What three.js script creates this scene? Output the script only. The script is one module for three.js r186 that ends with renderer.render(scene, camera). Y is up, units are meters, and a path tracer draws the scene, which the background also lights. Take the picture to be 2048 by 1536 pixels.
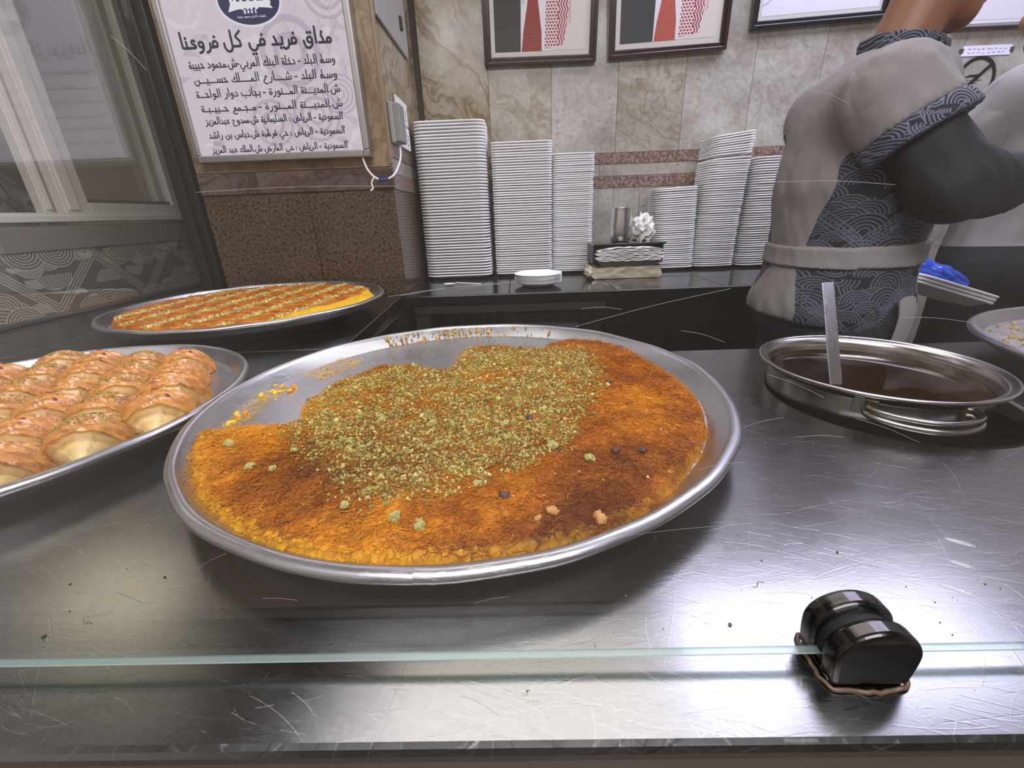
import * as THREE from 'three';
import { RoundedBoxGeometry } from 'three/addons/geometries/RoundedBoxGeometry.js';
import { mergeGeometries, mergeVertices } from 'three/addons/utils/BufferGeometryUtils.js';
import { RectAreaLightUniformsLib } from 'three/addons/lights/RectAreaLightUniformsLib.js';
import { createNoise2D, createNoise3D } from 'simplex-noise';

RectAreaLightUniformsLib.init();
const scene = new THREE.Scene();
scene.background = new THREE.Color(0x050505);
// ---------- camera, exposure, large lights ----------
const camera = new THREE.PerspectiveCamera(2 * Math.atan(768 / 851) * 180 / Math.PI, 4 / 3, 0.02, 60);
camera.position.set(0, 1.15, 0);
camera.rotation.order = 'YXZ';
camera.rotation.set(-21.85 * Math.PI / 180, 1.26 * Math.PI / 180, -2.17 * Math.PI / 180);
const renderer = new THREE.WebGLRenderer();
renderer.toneMapping = THREE.LinearToneMapping;
renderer.toneMappingExposure = 1.12;
renderer.shadowMap.enabled = true;

// ---------- seeded randomness and helpers ----------
const rngFrom = (s) => () => { s = (s + 0x6d2b79f5) | 0; let t = Math.imul(s ^ (s >>> 15), 1 | s); t = (t + Math.imul(t ^ (t >>> 7), 61 | t)) ^ t; return ((t ^ (t >>> 14)) >>> 0) / 4294967296; };
const R0 = rngFrom(7), n2 = createNoise2D(rngFrom(11)), n3 = createNoise3D(rngFrom(13));
const rr = (a, b, r = R0) => a + (b - a) * r();
const clamp = (x, a = 0, b = 1) => Math.min(b, Math.max(a, x));
const sstep = (a, b, x) => { const t = clamp((x - a) / (b - a)); return t * t * (3 - 2 * t); };
const mix = (a, b, t) => a + (b - a) * t;
const fbm = (x, y, o = 4) => { let s = 0, a = 0.5, f = 1; for (let i = 0; i < o; i++) { s += a * n2(x * f, y * f); f *= 2.03; a *= 0.5; } return s; };
const C = (h) => new THREE.Color(h);
const names = {};
function numbered(n) { const k = names[n] = (names[n] ?? -1) + 1; return k ? `${n}_${String(k).padStart(3, '0')}` : n; }
function tag(o, label, category, group) { o.userData.label = label; o.userData.category = category; if (group) o.userData.group = group; return o; }
function shade(o) { o.traverse((m) => { if (m.isMesh) { m.castShadow = true; m.receiveShadow = true; } }); return o; }
function thing(name, label, category, pos = [0, 0, 0], group) {
  const g = new THREE.Group(); g.name = numbered(name); g.position.set(...pos); scene.add(g);
  return tag(g, label, category, group);
}
function part(parent, name, geo, mat, pos, rot) {
  const m = new THREE.Mesh(geo, mat); m.name = name; if (pos) m.position.set(...pos); if (rot) m.rotation.set(...rot);
  m.castShadow = m.receiveShadow = true; parent.add(m); return m;
}
function solo(name, geo, mat, label, category, group, pos) {
  const m = new THREE.Mesh(geo, mat); m.name = numbered(name); m.castShadow = m.receiveShadow = true; if (pos) m.position.set(...pos); scene.add(m);
  return tag(m, label, category, group);
}
function struct(name, geo, mat, label, category, pos) {
  const m = geo ? new THREE.Mesh(geo, mat) : new THREE.Group(); m.name = name; m.castShadow = m.receiveShadow = true; if (pos) m.position.set(...pos);
  m.userData.kind = 'structure'; scene.add(m); return tag(m, label, category);
}
function dup(root, pos, label, group) { const c = root.clone(); c.name = numbered(root.name.replace(/_\d{3}$/, '')); c.userData = { ...root.userData }; if (label) c.userData.label = label; if (group) c.userData.group = group; c.position.set(...pos); scene.add(c); return c; }
const box = (x0, x1, y0, y1, z0, z1) => new THREE.BoxGeometry(x1 - x0, y1 - y0, z1 - z0).translate((x0 + x1) / 2, (y0 + y1) / 2, (z0 + z1) / 2);
const rbox = (x0, x1, y0, y1, z0, z1, r = 0.004, s = 2) => new RoundedBoxGeometry(x1 - x0, y1 - y0, z1 - z0, s, r).translate((x0 + x1) / 2, (y0 + y1) / 2, (z0 + z1) / 2);
// uv in metres from the dominant face direction, moved by (ou, ov)
function boxUV(g, ou = 0, ov = 0, k = 1) {
  const p = g.attributes.position, n = g.attributes.normal, uv = new Float32Array(p.count * 2);
  for (let i = 0; i < p.count; i++) {
    const ax = Math.abs(n.getX(i)), ay = Math.abs(n.getY(i)), az = Math.abs(n.getZ(i));
    let u, v; if (ax > ay && ax > az) { u = p.getZ(i); v = p.getY(i); } else if (ay > az) { u = p.getX(i); v = p.getZ(i); } else { u = p.getX(i); v = p.getY(i); }
    uv[2 * i] = u * k + ou; uv[2 * i + 1] = v * k + ov;
  }
  g.setAttribute('uv', new THREE.BufferAttribute(uv, 2)); return g;
}
const tube = (pts, r, seg = 24, rad = 8, closed = false) => new THREE.TubeGeometry(new THREE.CatmullRomCurve3(pts.map((p) => new THREE.Vector3(...p)), closed), seg, r, rad, closed);
const lathe = (pts, seg = 96) => new THREE.LatheGeometry(pts.map((p) => new THREE.Vector2(...p)), seg);
// texture from a function of (u, v) in 0..1 that returns sRGB 0..255
function dataTex(w, h, f, srgb = true, rep = 1) {
  const d = new Uint8Array(w * h * 4);
  for (let y = 0; y < h; y++) for (let x = 0; x < w; x++) { const c = f(x / w, y / h), i = (y * w + x) * 4; d[i] = clamp(c[0], 0, 255); d[i + 1] = clamp(c[1], 0, 255); d[i + 2] = clamp(c[2], 0, 255); d[i + 3] = 255; }
  const t = new THREE.DataTexture(d, w, h); t.magFilter = THREE.LinearFilter; t.minFilter = THREE.LinearFilter; t.wrapS = t.wrapT = THREE.RepeatWrapping; t.repeat.set(rep, rep);
  if (srgb) t.colorSpace = THREE.SRGBColorSpace; t.needsUpdate = true; return t;
}
function canvasTex(w, h, draw, srgb = true, rep) {
  const c = document.createElement('canvas'); c.width = w; c.height = h; draw(c.getContext('2d'), w, h);
  const t = new THREE.CanvasTexture(c); t.wrapS = t.wrapT = THREE.RepeatWrapping; if (rep) t.repeat.set(...rep); if (srgb) t.colorSpace = THREE.SRGBColorSpace; return t;
}
const std = (o) => new THREE.MeshStandardMaterial(o), phys = (o) => new THREE.MeshPhysicalMaterial(o);
const hex = (h) => [(h >> 16) & 255, (h >> 8) & 255, h & 255];
const lerpc = (a, b, t) => [mix(a[0], b[0], t), mix(a[1], b[1], t), mix(a[2], b[2], t)];

// ---------- textures and materials ----------
const scratchDraw = (n, seed, long) => (g, w, h) => {
  const r = rngFrom(seed); g.fillStyle = 'rgb(110,110,110)'; g.fillRect(0, 0, w, h);
  for (let i = 0; i < 260; i++) { const v = r() < 0.5 ? 60 : 175, x = r() * w, y = r() * h, a = rr(-0.5, 0.7, r), l = rr(60, 330, r); g.lineWidth = rr(14, 60, r); g.lineCap = 'round'; g.strokeStyle = `rgba(${v},${v},${v},.07)`; g.beginPath(); g.moveTo(x, y); g.quadraticCurveTo(x + l * 0.5, y + rr(-60, 60, r), x + l * Math.cos(a), y + l * Math.sin(a)); g.stroke(); }
  for (let i = 0; i < n; i++) {
    const x = r() * w, y = r() * h, a = (r() < 0.5 ? rr(0.1, 0.6, r) : r() < 0.6 ? rr(-0.3, 0.1, r) : rr(0, Math.PI, r)), l = rr(0.01, long, r) * w * (r() < 0.12 ? 1.8 : 0.7), b = rr(-0.12, 0.12, r) * l;
    const v = Math.floor(r() < 0.65 ? rr(130, 215, r) : rr(40, 95, r)); g.strokeStyle = `rgba(${v},${v},${v},${rr(0.12, 0.6, r)})`; g.lineWidth = rr(0.4, 1.15, r);
    for (const ox of [-w, 0, w]) for (const oy of [-h, 0, h]) {
      if (x + ox < -l || x + ox > w + l || y + oy < -l || y + oy > h + l) continue;
      g.beginPath(); g.moveTo(x + ox, y + oy); g.quadraticCurveTo(x + ox + Math.cos(a) * l / 2 - Math.sin(a) * b, y + oy + Math.sin(a) * l / 2 + Math.cos(a) * b, x + ox + Math.cos(a) * l, y + oy + Math.sin(a) * l); g.stroke();
    }
  }
};
const scratchT = canvasTex(2048, 2048, scratchDraw(15000, 21, 0.07), false, [1.6, 1.6]);
const M = {};
const scratchC = canvasTex(2048, 2048, (g, w, h) => { scratchDraw(15000, 21, 0.07)(g, w, h); g.globalAlpha = 0.62; g.fillStyle = 'rgb(128,127,125)'; g.fillRect(0, 0, w, h); g.globalAlpha = 1; }, true, [1.6, 1.6]);
M.steel = phys({ color: C(0xffffff), map: scratchC, metalness: 1, roughness: 0.5, roughnessMap: scratchT, bumpMap: scratchT, bumpScale: 0.00016, name: 'brushed_steel' });
M.steelPlain = std({ color: C(0xb4b2ae), metalness: 1, roughness: 0.28, name: 'steel' });
M.steelDark = std({ color: C(0x77757a), metalness: 1, roughness: 0.35, name: 'dark_steel' });
const alumT = canvasTex(1024, 1024, (g, w, h) => { scratchDraw(1500, 31, 0.05)(g, w, h); const r = rngFrom(5); for (let i = 0; i < 900; i++) { const v = Math.floor(rr(60, 190, r)); g.fillStyle = `rgba(${v},${v},${v},.35)`; g.beginPath(); g.arc(r() * w, r() * h, rr(1, 9, r), 0, 7); g.fill(); } }, false, [6, 1]);
M.alum = phys({ color: C(0xbabbbe), metalness: 1, roughness: 0.78, roughnessMap: alumT, bumpMap: alumT, bumpScale: 0.0005, name: 'worn_aluminium' });
M.alumIn = phys({ color: C(0xc2c3c4), metalness: 1, roughness: 0.85, roughnessMap: alumT, name: 'aluminium_floor' });
M.black = std({ color: C(0x0c0c0d), roughness: 0.4, name: 'black_metal' });
M.blackGloss = phys({ color: C(0x101012), roughness: 0.16, clearcoat: 0.5, name: 'black_gloss' });
M.darkGrey = std({ color: C(0x2b2b2d), roughness: 0.6, name: 'dark_grey' });
M.darkPost = std({ color: C(0x1f1c1e), roughness: 0.38, metalness: 0.3, name: 'dark_anodised' });
M.white = std({ color: C(0xe9e8e6), roughness: 0.55, name: 'white_plastic' });
M.foam = std({ color: C(0xf4f4f2), roughness: 0.7, name: 'white_foam' });
M.upvc = std({ color: C(0xcfcdc2), roughness: 0.4, name: 'white_window_frame' });
M.glass = phys({ color: C(0xffffff), transmission: 1, thickness: 0, roughness: 0, ior: 1.5, name: 'glass' });
M.glassEdge = phys({ color: C(0xc3d4ce), roughness: 0.15, transmission: 0.4, thickness: 0, name: 'glass_edge' });

// marble: pale ground with grey clouds and slanting brown veins; amount of brown differs from slab to slab
const marble = (seed, brown, base, cloud, vein, ang) => dataTex(576, 576, (u, v) => {
  const c = Math.cos(ang), s = Math.sin(ang), U = u * 3 + seed * 7.3, V = v * 3 + seed * 3.1;
  const a = U * c + V * s, b = -U * s + V * c, wx = fbm(U * 1.3, V * 1.3, 3) * 0.6;
  const cl = fbm(U * 1.1 + wx, V * 1.1, 5), st = fbm(a * 0.5 + wx * 0.5, b * 3.2 + wx * 1.5, 5);
  const ridge = 1 - Math.abs(st) * 4, fine = fbm(U * 14, V * 14, 3), spots = sstep(0.42, 0.62, fbm(U * 6 + 40, V * 9, 3));
  let k = hex(base); k = lerpc(k, hex(cloud), clamp(0.45 + cl * 1.1)); k = lerpc(k, hex(vein), brown * clamp(sstep(0.15, 1, ridge) * 0.9 + sstep(0.1, 0.5, cl) * 0.5));
  k = lerpc(k, [92, 90, 84], spots * 0.32); return k.map((x) => x + fine * 16);
});
M.marbleBrown = std({ color: C(0xe0e0e0), map: marble(1, 0.62, 0xb8ae97, 0xa29272, 0x68512f, 2.2), roughness: 0.22, name: 'brown_veined_marble' });
M.marbleMid = std({ color: C(0xe0e0e0), map: marble(2, 0.32, 0xc0b9a9, 0xa69f8e, 0x75633f, 2.3), roughness: 0.22, name: 'beige_marble' });
M.marblePale = std({ color: C(0xe0e0e0), map: marble(3, 0.16, 0xc6c2b7, 0xaaa599, 0x7d6e52, 2.4), roughness: 0.22, name: 'pale_marble' });
const granite = (a, b, c, f, seed) => dataTex(512, 512, (u, v) => {
  const x = u * f + seed, y = v * f; const n = n2(x, y) + 0.6 * n2(x * 2.1 + 9, y * 2.1), m = n2(x * 0.9 + 50, y * 0.9 + 20) + 0.5 * n2(x * 2.7, y * 2.7 + 70), g = n2(x * 0.05, y * 0.05) * 0.12;
  let k = lerpc(hex(a), hex(b), clamp(0.5 + n * 0.6 + g)); if (m > 0.55) k = lerpc(k, hex(c), clamp((m - 0.55) * 4)); return k;
}, true);
M.graniteBrown = std({ map: granite(0x42352a, 0x665341, 0x100c0a, 34, 3), roughness: 0.2, name: 'brown_granite' });
M.granitePink = std({ map: granite(0x6a534a, 0x9a8378, 0x473a36, 60, 8), roughness: 0.25, name: 'pink_granite' });
M.bandBrown = std({ map: marble(5, 0.6, 0x6b5a50, 0x4e4039, 0x3a2c26, 0.2), roughness: 0.25, name: 'dark_brown_marble' });
M.tanStone = std({ map: marble(6, 0.5, 0xa08d70, 0x8a7556, 0x6a5136, 1.4), roughness: 0.3, name: 'tan_stone' });
M.grout = std({ color: C(0x4b463d), roughness: 0.9, name: 'grout' });
M.blackTile = phys({ color: C(0x151517), roughness: 0.12, name: 'black_tile' });
M.plaster = std({ color: C(0xb3ada0), roughness: 0.9, name: 'plaster' });
M.cream = std({ color: C(0xb5af93), roughness: 0.85, name: 'cream_wall' });
M.ceiling = std({ color: C(0x7d7a75), roughness: 0.9, name: 'ceiling_paint' });
M.floor = std({ color: C(0x8a7d70), roughness: 0.5, name: 'floor_tile' });

// overlapping ring pattern with zigzag bands (wall panel and uniforms)
function ringPattern(bg, line, lw, seed, per, dense) {
  return (g, w, h) => {
    const r = rngFrom(seed); g.fillStyle = bg; g.fillRect(0, 0, w, h); g.strokeStyle = line; g.lineWidth = lw;
    const fan = (x, y, R, up) => { for (const ox of [-w, 0, w]) { g.save(); g.translate(x + ox, y); if (!up) g.scale(1, -1); g.fillStyle = bg; g.beginPath(); g.arc(0, 0, R, Math.PI, 0); g.closePath(); g.fill(); for (let k = 0; k < 6; k++) { const q = R * (1 - k * 0.17); if (q < lw) break; g.beginPath(); g.arc(0, 0, q, Math.PI, 0); g.stroke(); } g.restore(); } };
    const P = w / per;
    for (let rows = 0; rows < dense; rows++) {
      const y0 = rows * h / dense, H = h / dense, zig = (x) => Math.abs(((x / P) % 1 + 1) % 1 * 2 - 1);
      for (let i = 0; i < 26 * per; i++) { const x = r() * w, z = y0 + (0.08 + 0.84 * zig(x)) * H, f = r(), up = f < 0.5, R = P * rr(0.05, 0.16, r); const y = up ? z + (y0 + H - z) * rr(0.3, 1.0, r) + R * 0.3 : y0 + (z - y0) * rr(0, 0.65, r); if (up ? y - R > z + 4 : y + R < z - 4) fan(x, y, R, up); }
      for (let i = 0; i < per; i++) { fan((i + 0.5) * P + P * 0.0, y0 + H * 1.02, P * 0.19, true); fan((i + 0.32) * P, y0 + H * 1.02, P * 0.15, true); fan((i + 0.68) * P, y0 + H, P * 0.15, true); fan(i * P - P * 0.12, y0, P * 0.17, false); fan(i * P + P * 0.16, y0, P * 0.17, false); }
      for (const o of [-0.09, -0.03, 0.03, 0.09]) { g.beginPath(); for (let i = -1; i <= per * 2 + 1; i++) { const x = i * P / 2, y = y0 + (i & 1 ? 0.08 : 0.92) * H + o * H; i < 0 ? g.moveTo(x, y) : g.lineTo(x, y); } g.stroke(); if (o === -0.09) { } }
    }
  };
}
M.panelPattern = std({ map: canvasTex(1536, 256, ringPattern('#55544d', '#a5a296', 5, 4, 4, 1)), roughness: 0.45, name: 'printed_panel' });
// staggered rows of concentric arcs with zigzag bands between, for the uniforms
function scalePattern(bg, line, lw, R, seed) {
  return (g, w, h) => {
    const r = rngFrom(seed); g.fillStyle = bg; g.fillRect(0, 0, w, h); g.strokeStyle = line; g.lineWidth = lw;
    for (let j = -1, y = 0; y < h + 3 * R; y += R * 0.62, j++) for (let x = (j & 1 ? 0 : R) - 2 * R; x < w + 2 * R; x += 2 * R) { const q = R * rr(0.75, 1.25, r), cx = x + rr(-0.3, 0.3, r) * R, cy = y + rr(-0.25, 0.25, r) * R, up = r() < 0.75 ? 1 : -1; g.fillStyle = bg; g.beginPath(); g.arc(cx, cy, q, up > 0 ? Math.PI : 0, up > 0 ? 0 : Math.PI); g.closePath(); g.fill(); for (let k = 0; k < 5; k++) { g.beginPath(); g.arc(cx, cy, q * (1 - k * 0.19), up > 0 ? Math.PI : 0, up > 0 ? 0 : Math.PI); g.stroke(); } }
    for (let y = R * 3; y < h + R * 4; y += R * 6.5) for (let o = 0; o < 4; o++) { g.beginPath(); for (let i = -1; i < w / (R * 3) + 2; i++) g.lineTo(i * R * 3, y + o * lw * 3.2 + (i & 1 ? -R * 1.5 : R * 1.5)); g.stroke(); }
  };
}

// ---------- the room ----------
struct('floor', box(-3.8, 3.2, -0.1, 0, -3.2, 3.2), M.floor, 'dark tiled shop floor', 'floor');
struct('ceiling', box(-3.8, 3.2, 2.75, 2.85, -3.2, 3.2), M.ceiling, 'plain off white shop ceiling', 'ceiling');
struct('wall_right', box(2.7, 2.8, 0, 2.75, -2.2, 3.2), M.plaster, 'plain wall at the end of the serving aisle', 'wall');
struct('wall_front', box(-3.8, 2.8, 0, 2.75, 3.1, 3.2), M.plaster, 'plain wall behind the customers', 'wall');
const ZB = -2.075;
const wallBack = struct('wall_back', box(-3.8, 2.8, 0, 2.75, ZB - 0.14, ZB - 0.012), M.grout, 'marble tiled wall behind the serving aisle with two granite bands', 'wall');
{
  const r = rngFrom(101);
  const row = (y0, y1, xs, pick, t = 0) => { for (let i = 0; i < xs.length - 1; i++) part(wallBack, 'tile', boxUV(box(xs[i] + 0.0008, xs[i + 1] - 0.0008, y0 + 0.0008, y1 - 0.0008, ZB - 0.012, ZB + t), r() * 3, r() * 3, 0.8), pick((xs[i] + xs[i + 1]) / 2)); };
  const main = [-0.37, -0.096]; for (let x = 0.1625; x < 2.7; x += 0.272) main.push(x); main.push(2.7);
  const pick = (x) => (x < -0.05 ? M.marbleBrown : x < 0.2 ? M.marbleMid : x < 0.8 ? (r() < 0.4 ? M.marbleMid : M.marblePale) : M.marblePale);
  row(1.376, 1.93, main, pick); row(1.93, 2.45, main, pick); row(2.45, 2.75, main, pick);
  const low = [-0.37, -0.1]; for (let x = 0.165; x < 2.7; x += 0.2725) low.push(x); low.push(2.7);
  row(0, 0.86, low, () => M.marblePale); row(0.86, 1.239, low, () => M.marblePale);
  const mid = [-0.37]; for (let x = -0.17; x < 2.7; x += 0.541) mid.push(x); mid.push(2.7);
  row(1.286, 1.333, mid, () => M.marblePale);
  const bd = [-0.37]; for (let x = 0.1; x < 2.7; x += 0.6) bd.push(x); bd.push(2.7);
  row(1.239, 1.286, bd, () => M.granitePink, 0.002); row(1.333, 1.376, bd, () => M.granitePink, 0.002);
}
// left wall with its sliding window and the lit room beyond
const XL = -1.44;
const wallLeft = struct('wall_left', null, null, 'side wall with a sliding window over a grey patterned panel', 'wall');
part(wallLeft, 'wall_below_window', box(XL - 0.1, XL, 0, 1.165, ZB, 3.1), M.plaster);
part(wallLeft, 'wall_above_window', box(XL - 0.1, XL, 2.25, 2.75, ZB, 3.1), M.plaster);
part(wallLeft, 'wall_beside_window', box(XL - 0.1, XL, 1.165, 2.25, -0.55, 3.1), M.plaster);
const panelGeo = new THREE.PlaneGeometry(1.36, 0.19); panelGeo.rotateY(Math.PI / 2); panelGeo.translate(XL + 0.0085, 0.998, -1.315);
const pg = boxUV(box(XL + 0.001, XL + 0.008, 0.903, 1.093, -2.06, -0.6));
part(wallLeft, 'panel_backing', pg, M.darkGrey);
part(wallLeft, 'patterned_panel', panelGeo, M.panelPattern).userData.label = 'grey panel printed with pale rings and zigzags';
part(wallLeft, 'trim_strip', rbox(XL, XL + 0.03, 0.9, 0.912, -2.06, -0.6, 0.003), std({ color: C(0x4a4b4a), roughness: 0.4 }));
part(wallLeft, 'grey_ledge', rbox(XL, XL + 0.014, 1.093, 1.162, -2.06, -0.6, 0.003), std({ color: C(0x77746d), roughness: 0.5 }));
const win = struct('window_1', null, null, 'white framed sliding window in the side wall looking into a lit room', 'window');
part(win, 'sill', rbox(XL - 0.1, XL + 0.02, 1.174, 1.194, -2.06, -0.55, 0.003), M.upvc);
part(win, 'track', box(XL - 0.09, XL - 0.01, 1.194, 1.202, -2.06, -0.55), M.upvc);
part(win, 'head_frame', box(XL - 0.09, XL, 2.2, 2.25, -2.06, -0.55), M.upvc);
const sash = (n, x, z0, z1, sw, y0, y1, glass) => {
  const s = new THREE.Group(); s.name = n; win.add(s);
  part(s, 'stile', rbox(x - 0.016, x + 0.016, y0, y1, z0 - sw, z0, 0.004), M.upvc); part(s, 'stile', rbox(x - 0.016, x + 0.016, y0, y1, z1, z1 + sw, 0.004), M.upvc);
  part(s, 'stile_lip', rbox(x - 0.004, x + 0.022, y0 + 0.01, y1 - 0.01, z0 - sw * 0.55, z0 - sw * 0.12, 0.003), M.upvc);
  part(s, 'rail', rbox(x - 0.016, x + 0.016, y0, y0 + 0.034, z1 + sw, z0 - sw, 0.004), M.upvc); part(s, 'rail', rbox(x - 0.016, x + 0.016, y1 - 0.034, y1, z1 + sw, z0 - sw, 0.004), M.upvc);
  part(s, 'gasket', box(x - 0.006, x + 0.006, y0 + 0.034, y0 + 0.046, z1 + sw, z0 - sw), std({ color: C(0x55534c), roughness: 0.6 }));
  part(s, 'glass_pane', box(x - 0.002, x + 0.002, y0 + 0.03, y1 - 0.03, z1 + sw, z0 - sw), M.glass); return s;
};
sash('sliding_sash', XL - 0.03, -1.475, -2.04, 0.09, 1.2, 2.2);
sash('sliding_sash', XL - 0.075, -1.452, -1.98, 0.045, 1.202, 2.2);
part(win, 'frame_post', rbox(XL - 0.09, XL, 1.2, 2.2, -2.06, -2.03, 0.003), M.upvc);
part(win, 'frame_post', rbox(XL - 0.09, XL, 1.2, 2.2, -0.58, -0.55, 0.003), M.upvc);
struct('wall_side_room', null, null, 'cream walls of the lit room beyond the sliding window', 'wall');
{ const g = scene.children[scene.children.length - 1];
  part(g, 'far_wall', box(-3.8, -3.7, 0, 2.75, -2.06, 3.1), M.cream); part(g, 'end_wall', box(-3.7, XL - 0.1, 0, 2.75, -2.08, -2.062), M.cream); part(g, 'near_wall', box(-3.7, XL - 0.1, 0, 2.75, 0.6, 0.7), M.cream); }
{ const t = thing('cabinet', 'dark wall cabinet seen through the sliding window', 'cabinet', [-2.1, 1.74, -1.86]);
  part(t, 'body', rbox(-0.4, 0.42, 0, 0.42, -0.19, 0.16, 0.006), std({ color: C(0x3a3238), roughness: 0.5 })); part(t, 'door', rbox(-0.38, 0.0, 0.02, 0.4, 0.16, 0.176, 0.004), std({ color: C(0x443b42), roughness: 0.45 })); part(t, 'door', rbox(0.02, 0.4, 0.02, 0.4, 0.16, 0.176, 0.004), std({ color: C(0x443b42), roughness: 0.45 })); shade(t); }
// stone pillar
const PX0 = -1.03, PX1 = -0.395, PZ = -1.525;
const pillar = struct('pillar', box(PX0 + 0.014, PX1 - 0.014, 0, 2.75, ZB - 0.005, PZ - 0.014), M.grout, 'square stone pillar with brown granite base and tan upper part', 'pillar');
part(pillar, 'granite_slab', boxUV(box(PX0, -0.683, 0.55, 1.235, PZ - 0.014, PZ), 0.3, 0.1, 2.2), M.graniteBrown);
part(pillar, 'granite_slab', boxUV(box(-0.681, PX1, 0.55, 1.235, PZ - 0.014, PZ), 1.1, 0.6, 2.2), M.graniteBrown);
part(pillar, 'granite_slab', boxUV(box(PX0, PX1, 0, 0.548, PZ - 0.014, PZ), 1.1, 0.6, 2.2), M.graniteBrown);
part(pillar, 'band_slab', boxUV(rbox(PX0, PX1 + 0.004, 1.237, 1.302, PZ - 0.016, PZ + 0.006, 0.004), 0, 0, 1.2), M.bandBrown);
part(pillar, 'upper_slab', boxUV(box(PX0, PX1, 1.304, 2.05, PZ - 0.014, PZ), 0.2, 0, 0.8), M.tanStone);
part(pillar, 'upper_slab', boxUV(box(PX0, PX1, 2.052, 2.75, PZ - 0.014, PZ), 0.7, 0.4, 0.8), M.tanStone);
for (const [z0, z1] of [[-1.79, PZ - 0.015], [ZB, -1.792]]) {
  part(pillar, 'granite_slab', boxUV(box(PX1 - 0.014, PX1, 0, 1.235, z0, z1), z0, 0.4, 2.2), M.graniteBrown);
  part(pillar, 'granite_band', boxUV(box(PX1 - 0.014, PX1 + 0.002, 1.237, 1.284, z0, z1), z0, 0.4, 2), M.granitePink);
  part(pillar, 'marble_strip', boxUV(box(PX1 - 0.014, PX1, 1.286, 1.331, z0, z1), z0, 0.4, 0.8), M.marbleMid);
  part(pillar, 'granite_band', boxUV(box(PX1 - 0.014, PX1 + 0.002, 1.333, 1.376, z0, z1), z0, 0.7, 2), M.granitePink);
  part(pillar, 'marble_slab', boxUV(box(PX1 - 0.014, PX1, 1.378, 1.93, z0, z1), z0 + 0.3, 0.2, 0.8), M.marbleBrown);
  part(pillar, 'marble_slab', boxUV(box(PX1 - 0.014, PX1, 1.932, 2.75, z0, z1), z0 + 0.6, 0.5, 0.8), M.marbleBrown);
}
part(pillar, 'edge_trim', rbox(PX1 - 0.004, PX1 + 0.006, 1.31, 2.75, PZ - 0.012, PZ + 0.006, 0.003), M.tanStone);
{ // access panel on the pillar's side
  const t = thing('access_panel', 'grey metal access panel with black latch high on the pillar side', 'panel', [PX1, 1.7, -1.745]);
  part(t, 'door', rbox(0.001, 0.01, 0, 0.42, -0.2, 0.2, 0.003), std({ color: C(0xa3a09a), roughness: 0.45 })); part(t, 'latch', rbox(0.01, 0.018, 0.06, 0.1, -0.115, -0.095, 0.003), M.black); shade(t); }
// dark corner post and side glass
const post = struct('post', rbox(-1.125, -1.052, 0.9, 2.75, -1.6, -1.53, 0.004), M.darkPost, 'dark anodised metal post between the window and the pillar', 'post');
part(post, 'glazing_channel', rbox(-1.1, -1.075, 0.905, 2.75, -1.53, -1.512, 0.003), M.black);
part(post, 'trim', rbox(-1.134, -1.126, 0.9, 2.75, -1.585, -1.545, 0.002), std({ color: C(0x8a8688), metalness: 0.8, roughness: 0.35 }));
part(post, 'jamb', box(-1.43, -1.126, 0.9, 2.75, -2.06, -1.95), M.darkPost);
const sg = thing('side_glass', 'tall clear glass side pane standing beside the left trays', 'glass pane', [-1.0875, 0.9, -0.87]);
part(sg, 'pane', box(-0.004, 0.004, 0.004, 1.3, -0.641, 0.45), M.glass);

// ---------- steel counter ----------
const extr = (pts, holes, depth, bevel) => {
  const s = new THREE.Shape(pts.map((p) => new THREE.Vector2(p[0], -p[1])));
  for (const [cx, cz, r] of holes) { const h = new THREE.Path(); h.absarc(cx, -cz, r, 0, Math.PI * 2, true); s.holes.push(h); }
  const g = new THREE.ExtrudeGeometry(s, { depth: depth - 2 * bevel, bevelEnabled: true, bevelThickness: bevel, bevelSize: bevel, bevelOffset: -bevel, bevelSegments: 3, curveSegments: 64 });
  return g.rotateX(-Math.PI / 2).translate(0, 0.9 - depth + bevel, 0);
};
const HOLE = [0.497, -0.541, 0.139];
const counter = thing('steel_counter', 'long scratched stainless steel serving counter with rolled front edge', 'counter', [0, 0, 0]);
part(counter, 'worktop', extr([[-1.408, -0.128], [2.2, -0.128], [2.2, -0.77], [-0.372, -0.77], [-0.372, -0.848], [-1.408, -0.848]], [HOLE], 0.04, 0.006), M.steel);
part(counter, 'side_worktop', extr([[-1.408, -0.8495], [-0.372, -0.8495], [-0.402, -1.522], [-1.408, -1.522]], [], 0.04, 0.003), M.steel);
part(counter, 'back_strip', extr([[-1.408, -1.523], [-1.14, -1.523], [-1.14, -1.94], [-1.408, -1.94]], [], 0.04, 0.003), M.steel);
part(counter, 'front_panel', boxUV(box(-1.408, 2.2, 0.08, 0.86, -0.16, -0.135)), M.steel);
part(counter, 'back_panel', boxUV(box(-0.37, 2.2, 0.08, 0.86, -0.76, -0.74)), M.steel);
part(counter, 'side_panel', boxUV(box(-0.4, -0.378, 0.08, 0.86, -1.52, -0.77)), M.steel);
part(counter, 'well', lathe([[0.139, 0.899], [0.14, 0.86], [0.14, 0.8], [0.0, 0.8]].map(([r, y]) => [r, y - 0.8]), 48), M.black, [HOLE[0], 0.8, HOLE[1]]);

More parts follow.
